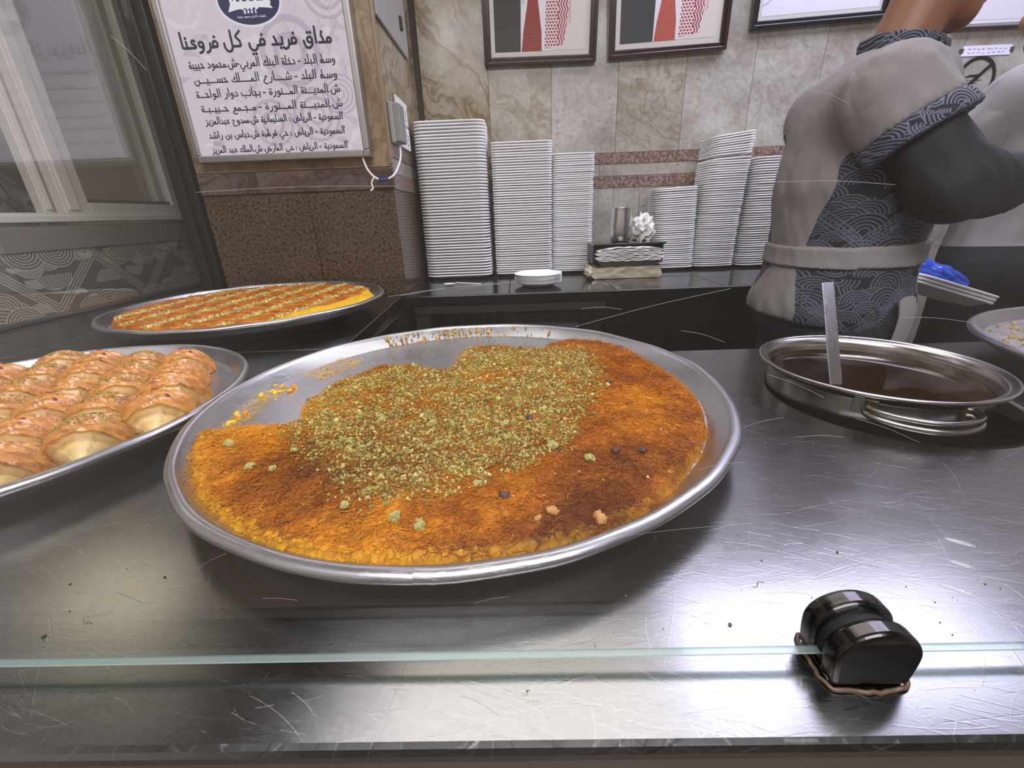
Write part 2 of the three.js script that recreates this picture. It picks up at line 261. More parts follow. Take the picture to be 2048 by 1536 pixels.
// ---------- black back counter ----------
const bc = thing('back_counter', 'low black tiled counter along the marble wall', 'counter', [0, 0, 0]);
{ const xs = [-0.39, -0.03, 0.33, 0.69, 1.05, 1.25];
  for (let i = 0; i < xs.length - 1; i++) { part(bc, 'tile', rbox(xs[i] + 0.001, xs[i + 1] - 0.001, 0.884, 0.9, -1.755, -1.45, 0.002), M.blackTile); part(bc, 'tile', rbox(xs[i] + 0.001, xs[i + 1] - 0.001, 0.884, 0.9, ZB + 0.003, -1.757, 0.002), M.blackTile); }
  part(bc, 'edge_strip', rbox(-0.39, 1.25, 0.868, 0.899, -1.449, -1.441, 0.003), M.blackGloss);
  part(bc, 'slab', box(-0.39, 1.25, 0.866, 0.884, ZB + 0.003, -1.452), M.black);
  part(bc, 'steel_rail', rbox(-0.36, 0.3, 0.835, 0.862, -1.475, -1.455, 0.003), M.steelPlain);
  part(bc, 'cabinet_front', boxUV(box(0.3, 1.25, 0.1, 0.866, -1.5, -1.46)), M.steel);
  part(bc, 'leg', box(-0.36, -0.31, 0, 0.866, -1.52, -1.47), M.steelPlain);
  part(bc, 'shelf', box(-0.31, 0.3, 0.6, 0.62, ZB + 0.003, -1.48), M.darkGrey);
  shade(bc); }
{ const t = thing('storage_box', 'grey cardboard box on the shelf under the black counter', 'box', [0.08, 0.62, -1.66]);
  part(t, 'body', rbox(-0.14, 0.14, 0, 0.19, -0.1, 0.12, 0.004), std({ color: C(0x55524f), roughness: 0.8 })); part(t, 'flap', box(-0.14, 0.14, 0.191, 0.194, 0.02, 0.15), std({ color: C(0x5f5c58), roughness: 0.8 })); shade(t); }

// ---------- front glass and its clamp ----------
const fg = thing('front_glass', 'clear scratched glass screen standing along the counter front', 'glass pane', [0, 0.91, -0.172]);
part(fg, 'pane', box(-1.43, 2.1, 0.0012, 0.62, -0.0022, 0.0022), M.glass);
part(fg, 'bottom_edge', box(-1.43, 2.1, 0, 0.0012, -0.0022, 0.0022), M.glassEdge).userData.label = 'pale green polished lower edge';
{ // streaks scratched into the pane
  const r = rngFrom(77), list = [[[0.0238,0.1951],[0.0858,0.2087]],[[-0.0531,0.2101],[-0.0011,0.2143]],[[-0.1202,0.2515],[-0.0434,0.2509]],[[0.0259,0.2025],[0.0424,0.2017]],[[0.0679,0.1919],[0.0868,0.1862]],[[0.1007,0.276],[0.1174,0.271]],[[0.0957,0.2473],[0.1406,0.2448]],[[0.0468,0.0835],[0.1152,0.0902]],[[-0.1336,0.2997],[-0.125,0.2899]],[[0.1573,0.1945],[0.1871,0.1914]],[[-0.0478,0.2104],[-0.0072,0.2137]],[[0.1079,0.1709],[0.1345,0.1592]],[[0.1505,0.1487],[0.1842,0.1347]],[[0.1012,0.1451],[0.1186,0.1497]]];
  for (let i = 0; i < 10; i++) { const x = rr(-0.2, 0.2, r), y = rr(0.03, 0.24, r), a = rr(-0.6, 0.6, r), l = rr(0.01, 0.03, r); list.push([[x, y], [x + Math.cos(a) * l, y + Math.sin(a) * l]]); }
  const gs = list.map(([a, b]) => tube([[a[0], a[1], -0.0025], [(a[0] + b[0]) / 2, (a[1] + b[1]) / 2 + 0.0008, -0.0025], [b[0], b[1], -0.0025]], 0.00007, 8, 4));
  part(fg, 'scratches', mergeGeometries(gs), std({ color: C(0x9d9c99), roughness: 0.6 })).userData.kind = 'stuff';
}
{ const t = thing('glass_clamp', 'black chrome D shaped glass clamp fixed to the counter', 'clamp', [0.187, 0.9, -0.172]);
  const blk = phys({ color: C(0x2b2724), metalness: 0.9, roughness: 0.22, clearcoat: 0.5, name: 'black_chrome' });
  const D = (w, h, d, b) => { const s = new THREE.Shape(), q = w / 2, k = h - q * 0.86; s.moveTo(-q * 0.9, 0); s.lineTo(q * 0.9, 0); s.bezierCurveTo(q * 0.98, k * 0.5, q, k * 0.8, q, k); s.bezierCurveTo(q, k + q * 0.52, q * 0.5, h, 0, h); s.bezierCurveTo(-q * 0.5, h, -q, k + q * 0.52, -q, k); s.bezierCurveTo(-q, k * 0.8, -q * 0.98, k * 0.5, -q * 0.9, 0); return new THREE.ExtrudeGeometry(s, { depth: d - 2 * b, bevelEnabled: true, bevelThickness: b, bevelSize: b, bevelOffset: -b, bevelSegments: 4, curveSegments: 20 }).translate(0, 0, b); };
  part(t, 'front_jaw', D(0.046, 0.039, 0.012, 0.003), blk, [0, 0.002, 0.0035]); part(t, 'back_jaw', D(0.046, 0.039, 0.012, 0.003), blk, [0, 0.002, -0.0155]);
  part(t, 'gasket', D(0.04, 0.034, 0.007, 0.0005), std({ color: C(0x070707), roughness: 0.7 }), [0, 0.002, -0.0035]);
  part(t, 'foot', rbox(-0.02, 0.02, 0, 0.007, -0.0135, 0.0135, 0.002), blk);
  const bead = []; for (let i = 0; i <= 40; i++) { const a = i / 40 * Math.PI * 2, c = Math.cos(a), s = Math.sin(a), k = 1 / Math.pow(Math.pow(Math.abs(c), 5) + Math.pow(Math.abs(s), 5), 0.2); bead.push([c * k * 0.0235 + rr(-0.0008, 0.0008), 0.0005 + rr(0, 0.0012), s * k * 0.0175 + rr(-0.0008, 0.0008)]); }
  part(t, 'sealant', tube(bead.slice(0, -1), 0.0013, 120, 6, true), std({ color: C(0x54402f), roughness: 0.45 })).userData.label = 'brown sealant bead'; shade(t); }

// ---------- Arabic lettering drawn with strokes: x runs to the left from the right edge, baseline at 0, tooth height 1 ----------
const bowl = (x, w = 1.3) => [[x, 0.75], [x, -0.15], [x + 0.3, -0.62], [x + w * 0.5, -0.72], [x + w - 0.25, -0.55], [x + w, -0.1], [x + w, 0.45]];
const loop = (cx, cy, r) => { const p = []; for (let i = 0; i <= 12; i++) p.push([cx + r * Math.cos(i / 12 * 6.2832), cy + r * Math.sin(i / 12 * 6.2832)]); return p; };
const tooth = { i: [0.75, [[[0.1, 0.95], [0.1, 0], [0.75, 0]]]], m: [0.9, [[[0, 0], [0.9, 0]], [[0.45, 0], [0.45, 0.9]]]], dx: 0.35 };
const boat = { s: [2.3, [[[0.1, 0.8], [0.12, 0.12], [0.3, 0], [1.95, 0], [2.15, 0.12], [2.2, 0.8]]]], f: [2.3, [[[0, 0], [1.95, 0], [2.15, 0.12], [2.2, 0.8]]]], fx: 1.1 };
const jim = { i: [1.3, [[[1.0, 1.0], [0.35, 1.0], [0.75, 0.45], [0.05, 0]], [[0.05, 0], [1.3, 0]]]], m: [1.4, [[[1.05, 1.0], [0.4, 1.0], [0.8, 0.45], [0.3, 0]], [[0, 0], [1.4, 0]]]],
  s: [1.6, [[[1.3, 0.9], [0.2, 0.95], [0.9, 0.5], [1.35, -0.1], [1.2, -0.75], [0.7, -0.95], [0.15, -0.85]]]], f: [1.6, [[[0, 0], [0.5, 0.1], [0.9, 0.5]], [[1.3, 0.9], [0.3, 0.95], [0.9, 0.5], [1.35, -0.1], [1.2, -0.75], [0.7, -0.95], [0.15, -0.85]]]], dx: 0.7, fx: 0.8 };
const sin = { i: [2.0, [[[0.1, 0.85], [0.1, 0], [2.0, 0]], [[0.75, 0.8], [0.75, 0]], [[1.4, 0.8], [1.4, 0]]]], m: [2.1, [[[0, 0], [2.1, 0]], [[0.3, 0.85], [0.3, 0]], [[0.9, 0.8], [0.9, 0]], [[1.5, 0.8], [1.5, 0]]]],
  s: [2.9, [[[0.1, 0.85], [0.1, 0], [1.4, 0]], [[0.75, 0.8], [0.75, 0]], bowl(1.4, 1.3)]], f: [3.1, [[[0, 0], [1.5, 0]], [[0.3, 0.85], [0.3, 0]], [[0.9, 0.8], [0.9, 0]], bowl(1.6, 1.3)]], dx: 0.9, fx: 0.9 };
const sadL = (x) => [[x, 0], [x + 0.35, 0.65], [x + 0.85, 0.8], [x + 1.2, 0.5], [x + 1.1, 0.05], [x, 0]];
const sad = { i: [1.8, [sadL(0.1), [[0.1, 0], [1.8, 0]], [[1.45, 0.6], [1.45, 0]]]], m: [1.9, [sadL(0.2), [[0, 0], [1.9, 0]], [[1.55, 0.6], [1.55, 0]]]], s: [2.8, [sadL(0.1), [[0.1, 0], [1.4, 0]], bowl(1.4, 1.3)]], f: [2.9, [sadL(0.2), [[0, 0], [1.5, 0]], bowl(1.5, 1.3)]], dx: 0.7, fx: 0.9 };
const ayn = { i: [1.2, [[[0.2, 0.95], [0.5, 1.1], [0.85, 0.8], [0.5, 0.5], [0.15, 0.3], [0.15, 0], [1.2, 0]]]], m: [1.1, [[[0, 0], [1.1, 0]], [[0.5, 0], [0.15, 0.75], [0.9, 0.75], [0.55, 0]]]], s: [1.5, [[[0.3, 0.95], [0.6, 1.1], [0.95, 0.8], [0.5, 0.5], [1.2, 0.1], [1.3, -0.5], [0.9, -0.9], [0.3, -0.85]]]], f: [1.5, [[[0, 0], [0.5, 0], [0.2, 0.75], [0.95, 0.75], [0.6, 0.05], [1.25, -0.3], [1.2, -0.8], [0.7, -0.95], [0.2, -0.85]]]], dx: 0.5, fx: 0.6 };
const faa = { i: [1.0, [loop(0.45, 0.45, 0.4), [[0.2, 0.05], [1.0, 0]]]], m: [1.1, [loop(0.55, 0.45, 0.4), [[0, 0], [1.1, 0]]]], dx: 0.5 };
const raa = { s: [1.0, [[[0.15, 0.7], [0.15, 0], [0.4, -0.5], [0.95, -0.7]]]], f: [1.1, [[[0, 0], [0.3, 0]], [[0.3, 0.55], [0.3, 0], [0.55, -0.5], [1.05, -0.7]]]] };
const dal = { s: [1.05, [[[0.55, 1.1], [0.12, 0.45], [0.15, 0], [0.95, 0]]]], f: [1.2, [[[0, 0], [1.1, 0]], [[0.65, 1.1], [0.35, 0.3], [0.3, 0]]]] };
const L_ = {
  'ا': { s: [0.5, [[[0.2, 0], [0.2, 2.2]]]], f: [0.55, [[[0, 0], [0.3, 0], [0.3, 2.2]]]], end: 1 },
  'ب': { ...tooth, ...boat, d: [-1, 1] }, 'ت': { ...tooth, ...boat, d: [1, 2] }, 'ن': { ...tooth, s: [1.6, [bowl(0.15)]], f: [1.7, [[[0, 0], [0.25, 0]], bowl(0.25)]], fx: 0.85, d: [1, 1] },
  'ي': { ...tooth, s: [2.0, [[[0.5, 0.9], [0.15, 0.6], [0.6, 0.1], [0.5, -0.5], [0.9, -0.8], [1.6, -0.7], [1.8, 0.1]]]], f: [1.9, [[[0, 0], [0.4, 0], [0.5, -0.45], [0.9, -0.72], [1.4, -0.65], [1.7, -0.2], [1.7, 0.3]]]], fx: 1.1, fdy: -0.75, d: [-1, 2] },
  'ة': { s: [0.95, [loop(0.45, 0.4, 0.4)]], f: [1.0, [[[0, 0], [0.35, 0.05], [0.2, 0.85], [0.75, 0.75], [0.85, 0.1], [0.35, 0.05]]]], fx: 0.45, sx: 0.45, d: [1, 2], end: 1 },
  'ح': { ...jim }, 'ج': { ...jim, d: [-1, 1] }, 'خ': { ...jim, d: [1, 1] }, 'د': { ...dal, end: 1 }, 'ذ': { ...dal, d: [1, 1], fx: 0.5, sx: 0.4, end: 1 }, 'ر': { ...raa, end: 1 }, 'ز': { ...raa, d: [1, 1], fx: 0.4, sx: 0.3, end: 1 },
  'س': { ...sin }, 'ش': { ...sin, d: [1, 3] }, 'ض': { ...sad, d: [1, 1] }, 'ط': { i: [1.5, [sadL(0.1), [[0.1, 0], [1.5, 0]], [[0.8, 2.1], [0.8, 0.1]]]], m: [1.6, [sadL(0.2), [[0, 0], [1.6, 0]], [[0.9, 2.1], [0.9, 0.1]]]], s: [1.4, [sadL(0.1), [[0.8, 2.1], [0.8, 0.1]]]], f: [1.5, [sadL(0.2), [[0, 0], [1.3, 0]], [[0.9, 2.1], [0.9, 0.1]]]] },
  'ع': { ...ayn }, 'ف': { ...faa, s: [2.4, [loop(0.5, 0.5, 0.4), [[0.2, 0.1], [2.0, 0], [2.25, 0.6]]]], f: [2.3, [loop(0.5, 0.45, 0.4), [[0, 0], [2.0, 0], [2.2, 0.6]]]], fx: 0.5, d: [1, 1] },
  'ق': { ...faa, s: [1.7, [loop(0.55, 0.45, 0.4), [[0.15, 0.45], [0.2, -0.3], [0.7, -0.72], [1.3, -0.6], [1.55, 0.3]]]], f: [1.8, [loop(0.6, 0.45, 0.4), [[0, 0], [0.3, 0]], [[0.2, 0.4], [0.25, -0.3], [0.8, -0.72], [1.4, -0.6], [1.6, 0.3]]]], fx: 0.6, sx: 0.55, d: [1, 2] },
  'ك': { i: [1.4, [[[0.05, 2.1], [0.95, 1.35], [0.3, 0.75], [0.2, 0], [1.4, 0]]]], m: [1.5, [[[0.15, 2.1], [1.05, 1.35], [0.45, 0.75], [0.5, 0]], [[0, 0], [1.5, 0]]]], s: [1.9, [[[0.2, 2.2], [0.2, 0], [1.6, 0], [1.75, 0.4]], [[0.8, 1.2], [1.2, 1.0], [0.8, 0.8], [1.2, 0.6]]]], f: [1.9, [[[0, 0], [1.6, 0], [1.75, 0.4]], [[0.2, 2.2], [0.2, 0]], [[0.8, 1.2], [1.2, 1.0], [0.8, 0.8], [1.2, 0.6]]]] },
  'ل': { i: [0.75, [[[0.15, 2.2], [0.15, 0], [0.75, 0]]]], m: [0.8, [[[0, 0], [0.8, 0]], [[0.4, 2.2], [0.4, 0]]]], s: [1.6, [[[0.2, 2.2], ...bowl(0.2).slice(1)]]], f: [1.6, [[[0, 0], [0.25, 0]], [[0.25, 2.2], ...bowl(0.25).slice(1)]]] },
  'م': { i: [1.0, [loop(0.4, 0.3, 0.33), [[0.3, 0], [1.0, 0]]]], m: [1.1, [loop(0.5, 0.3, 0.33), [[0, 0], [1.1, 0]]]], s: [1.0, [loop(0.45, 0.3, 0.33), [[0.75, 0.2], [0.85, -0.9]]]], f: [1.1, [loop(0.5, 0.3, 0.33), [[0, 0], [0.5, 0]], [[0.85, 0.2], [0.95, -0.9]]]] },
  'و': { s: [1.15, [loop(0.55, 0.45, 0.38), [[0.17, 0.4], [0.25, -0.2], [0.6, -0.6], [1.0, -0.7]]]], f: [1.25, [loop(0.6, 0.45, 0.38), [[0, 0], [0.3, 0]], [[0.22, 0.4], [0.3, -0.2], [0.7, -0.6], [1.1, -0.7]]]], end: 1 },
  'ـ': { i: [0.9, [[[0, 0], [0.9, 0]]]], m: [0.9, [[[0, 0], [0.9, 0]]]], s: [0.9, [[[0, 0], [0.9, 0]]]], f: [0.9, [[[0, 0], [0.9, 0]]]] },
};
function arabic(text) {   // strokes and dots of a line, and its width
  const st = [], dots = []; let x = 0; const ch = [...text];
  ch.forEach((c, i) => {
    if (c === ' ') { x += 0.85; return; }
    if (c === '-') { st.push([[x + 0.1, 0.6], [x + 0.75, 0.6]]); x += 0.85; return; }
    if (c === '.') { dots.push([x + 0.25, 0]); x += 0.5; return; }
    if (c === ':') { dots.push([x + 0.25, 0.05], [x + 0.25, 0.75]); x += 0.5; return; }
    if (c === '*') { dots.push([x + 0.2, 1.9]); x += 0.4; return; }
    const g = L_[c]; if (!g) return;
    const pj = i > 0 && L_[ch[i - 1]] && !L_[ch[i - 1]].end, nj = !g.end && L_[ch[i + 1]];
    const f = pj ? (nj ? 'm' : 'f') : (nj ? 'i' : 's'), [w, paths] = g[f];
    for (const p of paths) st.push(p.map(([a, b]) => [a + x, b]));
    if (g.d) { const cx = x + (f === 'i' ? (g.dx ?? 0.4) - 0.1 : f === 'm' ? (g.dx ?? 0.4) + 0.1 : f === 's' ? (g.sx ?? g.fx ?? 0.5) : (g.fx ?? 0.5)), up = g.d[0] > 0, yy = up ? (c === 'خ' || c === 'ذ' || c === 'ف' || c === 'ق' || c === 'ة' || c === 'ش' ? 1.45 : c === 'ن' && f !== 's' && f !== 'f' ? 1.4 : c === 'ن' ? 0.5 : c === 'ز' ? 1.15 : 1.35) : (f === 'f' || f === 's' ? (g.fdy ?? -0.2) - 0.45 : -0.5);
      if (g.d[1] === 1) dots.push([cx, yy]); else { dots.push([cx - 0.24, yy], [cx + 0.24, yy]); if (g.d[1] === 3) dots.push([cx, yy + 0.42]); } }
    x += w + (nj ? 0 : 0.18);
  });
  return { st, dots, w: x };
}
function writeArabic(g, text, xr, xl, base, unit, pen) {   // between xr (right) and xl (left), baseline y, tooth height in pixels
  const a = arabic(text), k = (xr - xl) / a.w; g.lineWidth = pen; g.lineCap = 'round'; g.lineJoin = 'round';
  const X = (x) => xr - x * k, Y = (y) => base - y * unit;
  for (const p of a.st) { g.beginPath(); g.moveTo(X(p[0][0]), Y(p[0][1])); for (let i = 1; i < p.length - 1; i++) g.arcTo(X(p[i][0]), Y(p[i][1]), X(p[i + 1][0]), Y(p[i + 1][1]), unit * 0.22); const e = p[p.length - 1]; g.lineTo(X(e[0]), Y(e[1])); g.stroke(); }
  for (const [x, y] of a.dots) { g.beginPath(); g.arc(X(x), Y(y), pen * 0.62, 0, 7); g.fill(); }
}
// poster art, 0.515 m wide and 0.83 m high
const PW = 1240, PH = 2000;
const posterT = canvasTex(PW, PH, (g, w, h) => {
  const r = rngFrom(9); g.fillStyle = '#d9cdd9'; g.fillRect(0, 0, w, h);
  for (let i = 0; i < 420; i++) { const x = r() * w, y = r() * h, s = rr(20, 150, r), v = r() < 0.5 ? '255,250,255' : '150,132,150'; g.fillStyle = `rgba(${v},${rr(0.06, 0.3, r)})`; g.beginPath(); g.moveTo(x, y); g.lineTo(x + rr(-s, s, r), y + rr(-s, s, r)); g.lineTo(x + rr(-s, s, r), y + rr(-s, s, r)); g.fill(); }
  for (let i = 0; i < 90; i++) { const x = r() * w, y = r() * h; g.strokeStyle = `rgba(${r() < 0.6 ? '255,255,255' : '140,125,140'},.4)`; g.lineWidth = rr(1, 3, r); g.beginPath(); g.moveTo(x, y); g.lineTo(x + rr(-130, 130, r), y + rr(-160, 160, r)); g.stroke(); }
  g.strokeStyle = 'rgba(130,115,135,.28)';
  for (const [x, y, R, n, lw] of [[1130, 1050, 150, 3, 22], [1120, 1640, 120, 4, 14], [820, 1380, 190, 2, 40], [930, 1760, 160, 3, 22], [600, 1800, 140, 2, 22]]) for (let k = 0; k < n; k++) { g.lineWidth = lw; g.beginPath(); g.arc(x, y, R - k * R / n, 0, 7); g.stroke(); }
  // oval emblem
  g.save(); g.translate(605, 1090); g.fillStyle = '#e9e6ee'; g.beginPath(); g.ellipse(0, 0, 222, 143, 0, 0, 7); g.fill(); g.fillStyle = '#1c2150'; g.beginPath(); g.ellipse(0, 0, 207, 130, 0, 0, 7); g.fill();
  g.strokeStyle = '#f1eef5'; g.fillStyle = '#f1eef5'; writeArabic(g, 'حبيبة', 140, -140, 12, 46, 20);
  g.beginPath(); g.moveTo(-152, 58); g.lineTo(-122, 2); g.lineTo(122, 2); g.lineTo(156, 46); g.quadraticCurveTo(0, 22, -152, 58); g.fill();
  g.fillRect(-46, 46, 13, 24); g.fillRect(-22, 50, 13, 17); g.fillRect(2, 50, 13, 17); g.fillRect(30, 46, 9, 23);
  writeArabic(g, 'حلويات الحاج محمود حبيبة', 98, -98, 88, 5, 2.6); g.restore();
  g.strokeStyle = '#1f1a30'; g.fillStyle = '#1f1a30';
  const T = (t, xr, xl, y, u, p) => writeArabic(g, t, xr, xl, y, u, p);
  T('مذاق فريد في كل فروعنا', 1120, 64, 1334, 40, 15);
  T('وسط البلد - دخلة البنك العربي-ش.محمود حبيبة', 1124, 85, 1449, 23, 7.6);
  T('وسط البلد - شـــارع المـــلك حســيــن', 1122, 93, 1537, 23, 7.6);
  T('ش.المديــنة المــنورة - بجانب دوار الواحــة', 1124, 83, 1623, 22, 7.6);
  T('ش.المديــنة المــنورة - مـجـمع حـبيـبـة', 1126, 92, 1711, 22, 7.4);
  T('*السعودية - الرياض : السليمانية ش.ممدوح عبدالعزيز', 1122, 98, 1789, 20, 7);
  T('*السعودية - الرياض : حي قرطبة ش.دباس بن راشد', 1120, 99, 1879, 20, 7);
  T('*السعودية - الرياض : حي العارض ش.الملك عبد العزيز', 1123, 92, 1974, 19, 6.6);
});
{ const t = thing('lightbox_sign', 'backlit poster lightbox with Arabic branch list in aluminium frame on the pillar', 'sign', [-0.722, 1.329, PZ + 0.001]);
  const W = 0.276, H = 0.87, fr = std({ color: C(0xa8a6a0), metalness: 0.85, roughness: 0.4, name: 'frame_aluminium' });
  part(t, 'housing', box(-W + 0.004, W - 0.004, 0.003, H - 0.003, 0, 0.026), std({ color: C(0x77756f), metalness: 0.6, roughness: 0.5 }));
  const poster = new THREE.PlaneGeometry(W * 2 - 0.034, H - 0.036); poster.translate(0, H / 2, 0.0285);
  part(t, 'poster', poster, std({ color: C(0x101010), emissive: C(0xffffff), emissiveMap: posterT, emissiveIntensity: 0.72, roughness: 0.35, name: 'lit_sign_poster' })).userData.label = 'lavender backlit poster with dark Arabic lettering and blue oval emblem';
  for (const s of [-1, 1]) part(t, 'frame_side', rbox(s > 0 ? W - 0.02 : -W, s > 0 ? W : -W + 0.02, 0.02, H - 0.02, 0, 0.038, 0.004), fr);
  part(t, 'frame_bottom', rbox(-W + 0.02, W - 0.02, 0, 0.02, 0, 0.038, 0.004), fr); part(t, 'frame_top', rbox(-W + 0.02, W - 0.02, H - 0.02, H, 0, 0.038, 0.004), fr);
  for (const s of [-1, 1]) for (const y of [0.01, H - 0.01]) part(t, 'corner_clip', rbox(s * (W - 0.0105) - 0.011, s * (W - 0.0105) + 0.011, y - 0.0105, y + 0.0105, 0, 0.0395, 0.004), M.steelPlain);
  const l = new THREE.RectAreaLight(0xf4ecff, 1.0, W * 2 - 0.05, H - 0.05); l.name = 'sign_glow'; l.position.set(-0.722, 1.329 + H / 2, PZ + 0.042); l.lookAt(-0.722, 1.329 + H / 2, 3); scene.add(l); }
// sockets, adaptor and cable on the pillar's side
{ const sw = (y, z) => { const t = thing('wall_socket', 'white double switched socket plate on the pillar side', 'socket', [PX1 + 0.001, y, z], 'sockets on the pillar'); part(t, 'plate', rbox(0, 0.009, -0.037, 0.037, -0.073, 0.073, 0.003), M.white); for (const k of [-0.036, 0.036]) { part(t, 'rocker', rbox(0.009, 0.013, 0.008, 0.028, k - 0.008, k + 0.008, 0.002), M.white); part(t, 'pin_hole', box(0.0088, 0.0094, -0.006, 0.002, k - 0.003, k + 0.003), M.black); part(t, 'pin_hole', box(0.0088, 0.0094, -0.022, -0.018, k - 0.011, k - 0.005), M.black); part(t, 'pin_hole', box(0.0088, 0.0094, -0.022, -0.018, k + 0.005, k + 0.011), M.black); } return shade(t); };
  sw(1.492, -1.735); sw(1.414, -1.735);
  const a = thing('power_adaptor', 'grey power adaptor box plugged in beside the sockets', 'adaptor', [PX1 + 0.001, 1.432, -1.6]);
  part(a, 'case', rbox(0, 0.036, -0.055, 0.055, -0.035, 0.035, 0.005), std({ color: C(0x8b8985), roughness: 0.5 })); part(a, 'lid_rim', rbox(0.0, 0.014, -0.058, 0.058, -0.038, 0.038, 0.004), std({ color: C(0xa5a39e), roughness: 0.5 })); shade(a);
  const c = thing('power_cable', 'white cable looping from the adaptor to the lightbox with blue tape', 'cable', [0, 0, 0]);
  const wire = part(c, 'wire', tube([[-0.376, 1.378, -1.6], [-0.372, 1.34, -1.575], [-0.372, 1.305, -1.53], [-0.385, 1.272, -1.49], [-0.415, 1.262, -1.485], [-0.44, 1.27, -1.485], [-0.462, 1.295, -1.49], [-0.476, 1.335, -1.5]], 0.0032, 60, 8), M.white);
  part(c, 'loose_end', tube([[-0.443, 1.27, -1.485], [-0.452, 1.255, -1.482], [-0.45, 1.238, -1.48], [-0.458, 1.232, -1.478]], 0.0028, 20, 8), M.white);
  part(wire, 'tape', tube([[-0.398, 1.2655, -1.487], [-0.412, 1.2624, -1.485], [-0.428, 1.265, -1.485]], 0.0052, 12, 10), std({ color: C(0x1e3577), roughness: 0.4 })).userData.label = 'blue insulating tape'; }
// portraits and certificates on the back wall
function frame(label, x0, x1, y0, h, tilt, border, matw, fm, pic, matm) {
  const w = x1 - x0, t = thing('picture_frame', label, 'picture', [(x0 + x1) / 2, y0, ZB + 0.003]); t.rotation.set(0.09, 0, tilt);
  let mould; const prof = (n, g) => (n === 'moulding' ? (mould = part(t, n, g, fm)) : part(mould, n, g, fm));
  part(t, 'backing', box(-w / 2 + 0.006, w / 2 - 0.006, 0.006, h - 0.006, 0, 0.006), M.darkGrey);
  for (const s of [-1, 1]) { prof('moulding', rbox(s > 0 ? w / 2 - border : -w / 2, s > 0 ? w / 2 : -w / 2 + border, border * 0.5, h - border * 0.5, 0, 0.016, 0.004)); prof('moulding_lip', rbox(s > 0 ? w / 2 - border * 0.45 : -w / 2, s > 0 ? w / 2 : -w / 2 + border * 0.45, 0, h, 0, 0.024, 0.004)); }
  for (const y of [0, h - border]) { prof('moulding', rbox(-w / 2 + border * 0.4, w / 2 - border * 0.4, y, y + border, 0, 0.016, 0.004)); prof('moulding_lip', rbox(-w / 2 + border * 0.4, w / 2 - border * 0.4, y ? y + border * 0.55 : 0, y ? y + border : border * 0.45, 0, 0.024, 0.004)); }
  part(t, 'mat', box(-w / 2 + border - 0.002, w / 2 - border + 0.002, border - 0.002, h - border + 0.002, 0.006, 0.009), matm);
  const pw = w - 2 * border - 2 * matw, ph = h - 2 * border - 2 * matw, g = new THREE.PlaneGeometry(pw, ph); g.translate(0, h / 2, 0.0096);
  part(t, 'print', g, pic); part(t, 'glazing', box(-w / 2 + border, w / 2 - border, border, h - border, 0.0112, 0.0128), M.glass); return t;
}
const portrait = (suit, tie, tieDot, seed, cx) => canvasTex(640, 800, (g, w, h) => {
  g.fillStyle = '#ddd8cf'; g.fillRect(0, 0, w, h);
  const poly = (c, p) => { g.fillStyle = c; g.beginPath(); p.forEach(([x, y], i) => (i ? g.lineTo(x, y) : g.moveTo(x, y))); g.closePath(); g.fill(); };
  poly(suit, [[0, h], [0, 470], [180, 400], [cx - 60, 360], [cx, h]]);
  poly('#e8e6ea', [[cx - 70, 330], [cx - 80, h], [cx + 120, h], [cx + 90, 330]]); poly('#cfc6bd', [[cx - 20, 380], [cx - 74, 520], [cx - 60, 560], [cx - 6, 470]]);
  poly(tie, [[cx - 26, 440], [cx + 30, 440], [cx + 38, 500], [cx + 68, 700], [cx + 70, h], [cx - 72, h], [cx - 60, 700], [cx - 18, 500]]);
  const r = rngFrom(seed); g.fillStyle = tieDot; for (let y = 450; y < h; y += 13) for (let x = cx - 70; x < cx + 70; x += 13) { const k = (y - 440) / 360 * 44 + 24; if (Math.abs(x - cx) < k) g.fillRect(x, y, 5, 5); }
  g.fillStyle = '#b98f72'; g.beginPath(); g.ellipse(cx, 210, 105, 140, 0, 0, 7); g.fill(); g.fillRect(cx - 48, 300, 96, 130); poly('#e8e6ea', [[cx - 80, 330], [cx - 90, 420], [cx - 20, 470], [cx - 6, 440]]); poly('#e8e6ea', [[cx + 80, 330], [cx + 100, 420], [cx + 30, 470], [cx + 6, 440]]);
  // checked headscarf falling over one shoulder
  g.save(); g.beginPath(); g.moveTo(cx + 92, 0); g.lineTo(cx + 250, 60); g.lineTo(cx + 265, 430); g.lineTo(cx + 250, 620); g.lineTo(cx + 225, 770); g.lineTo(cx + 90, 790); g.lineTo(cx + 100, 500); g.lineTo(cx + 120, 300); g.closePath(); g.fillStyle = '#e6dcd9'; g.fill(); g.clip();
  g.strokeStyle = g.fillStyle = '#9c2a35'; for (let y = 0, j = 0; y < h; y += 17, j++) for (let x = cx + 80; x < cx + 180; x += 21) { g.fillRect(x + (j & 1 ? 10 : 0), y, 13, 10); } g.lineWidth = 8; for (let i = 0; i < 5; i++) { g.beginPath(); for (let k = 0; k < 30; k++) g.lineTo(cx + 190 + i * 18 + (k & 1 ? 7 : -7), k * 28); g.stroke(); } g.restore();
  g.fillStyle = '#9c2a35'; for (let k = 0; k < 60; k++) g.fillRect(cx + 250 + r() * 14, 60 + k * 10, 9, 4);
});
const mahog = phys({ color: C(0x2e1512), roughness: 0.25, clearcoat: 0.6, name: 'mahogany' }), ivory = std({ color: C(0xd9d6cd), roughness: 0.7 }), inkBlack = phys({ color: C(0x17181f), roughness: 0.25, clearcoat: 0.4 });
frame('dark wood framed portrait with red tie, first beside the pillar', -0.106, 0.3375, 1.7, 0.56, -0.004, 0.028, 0.016, mahog, std({ map: portrait('#37332f', '#8c2a22', '#c46a52', 3, 262), roughness: 0.5 }), ivory);
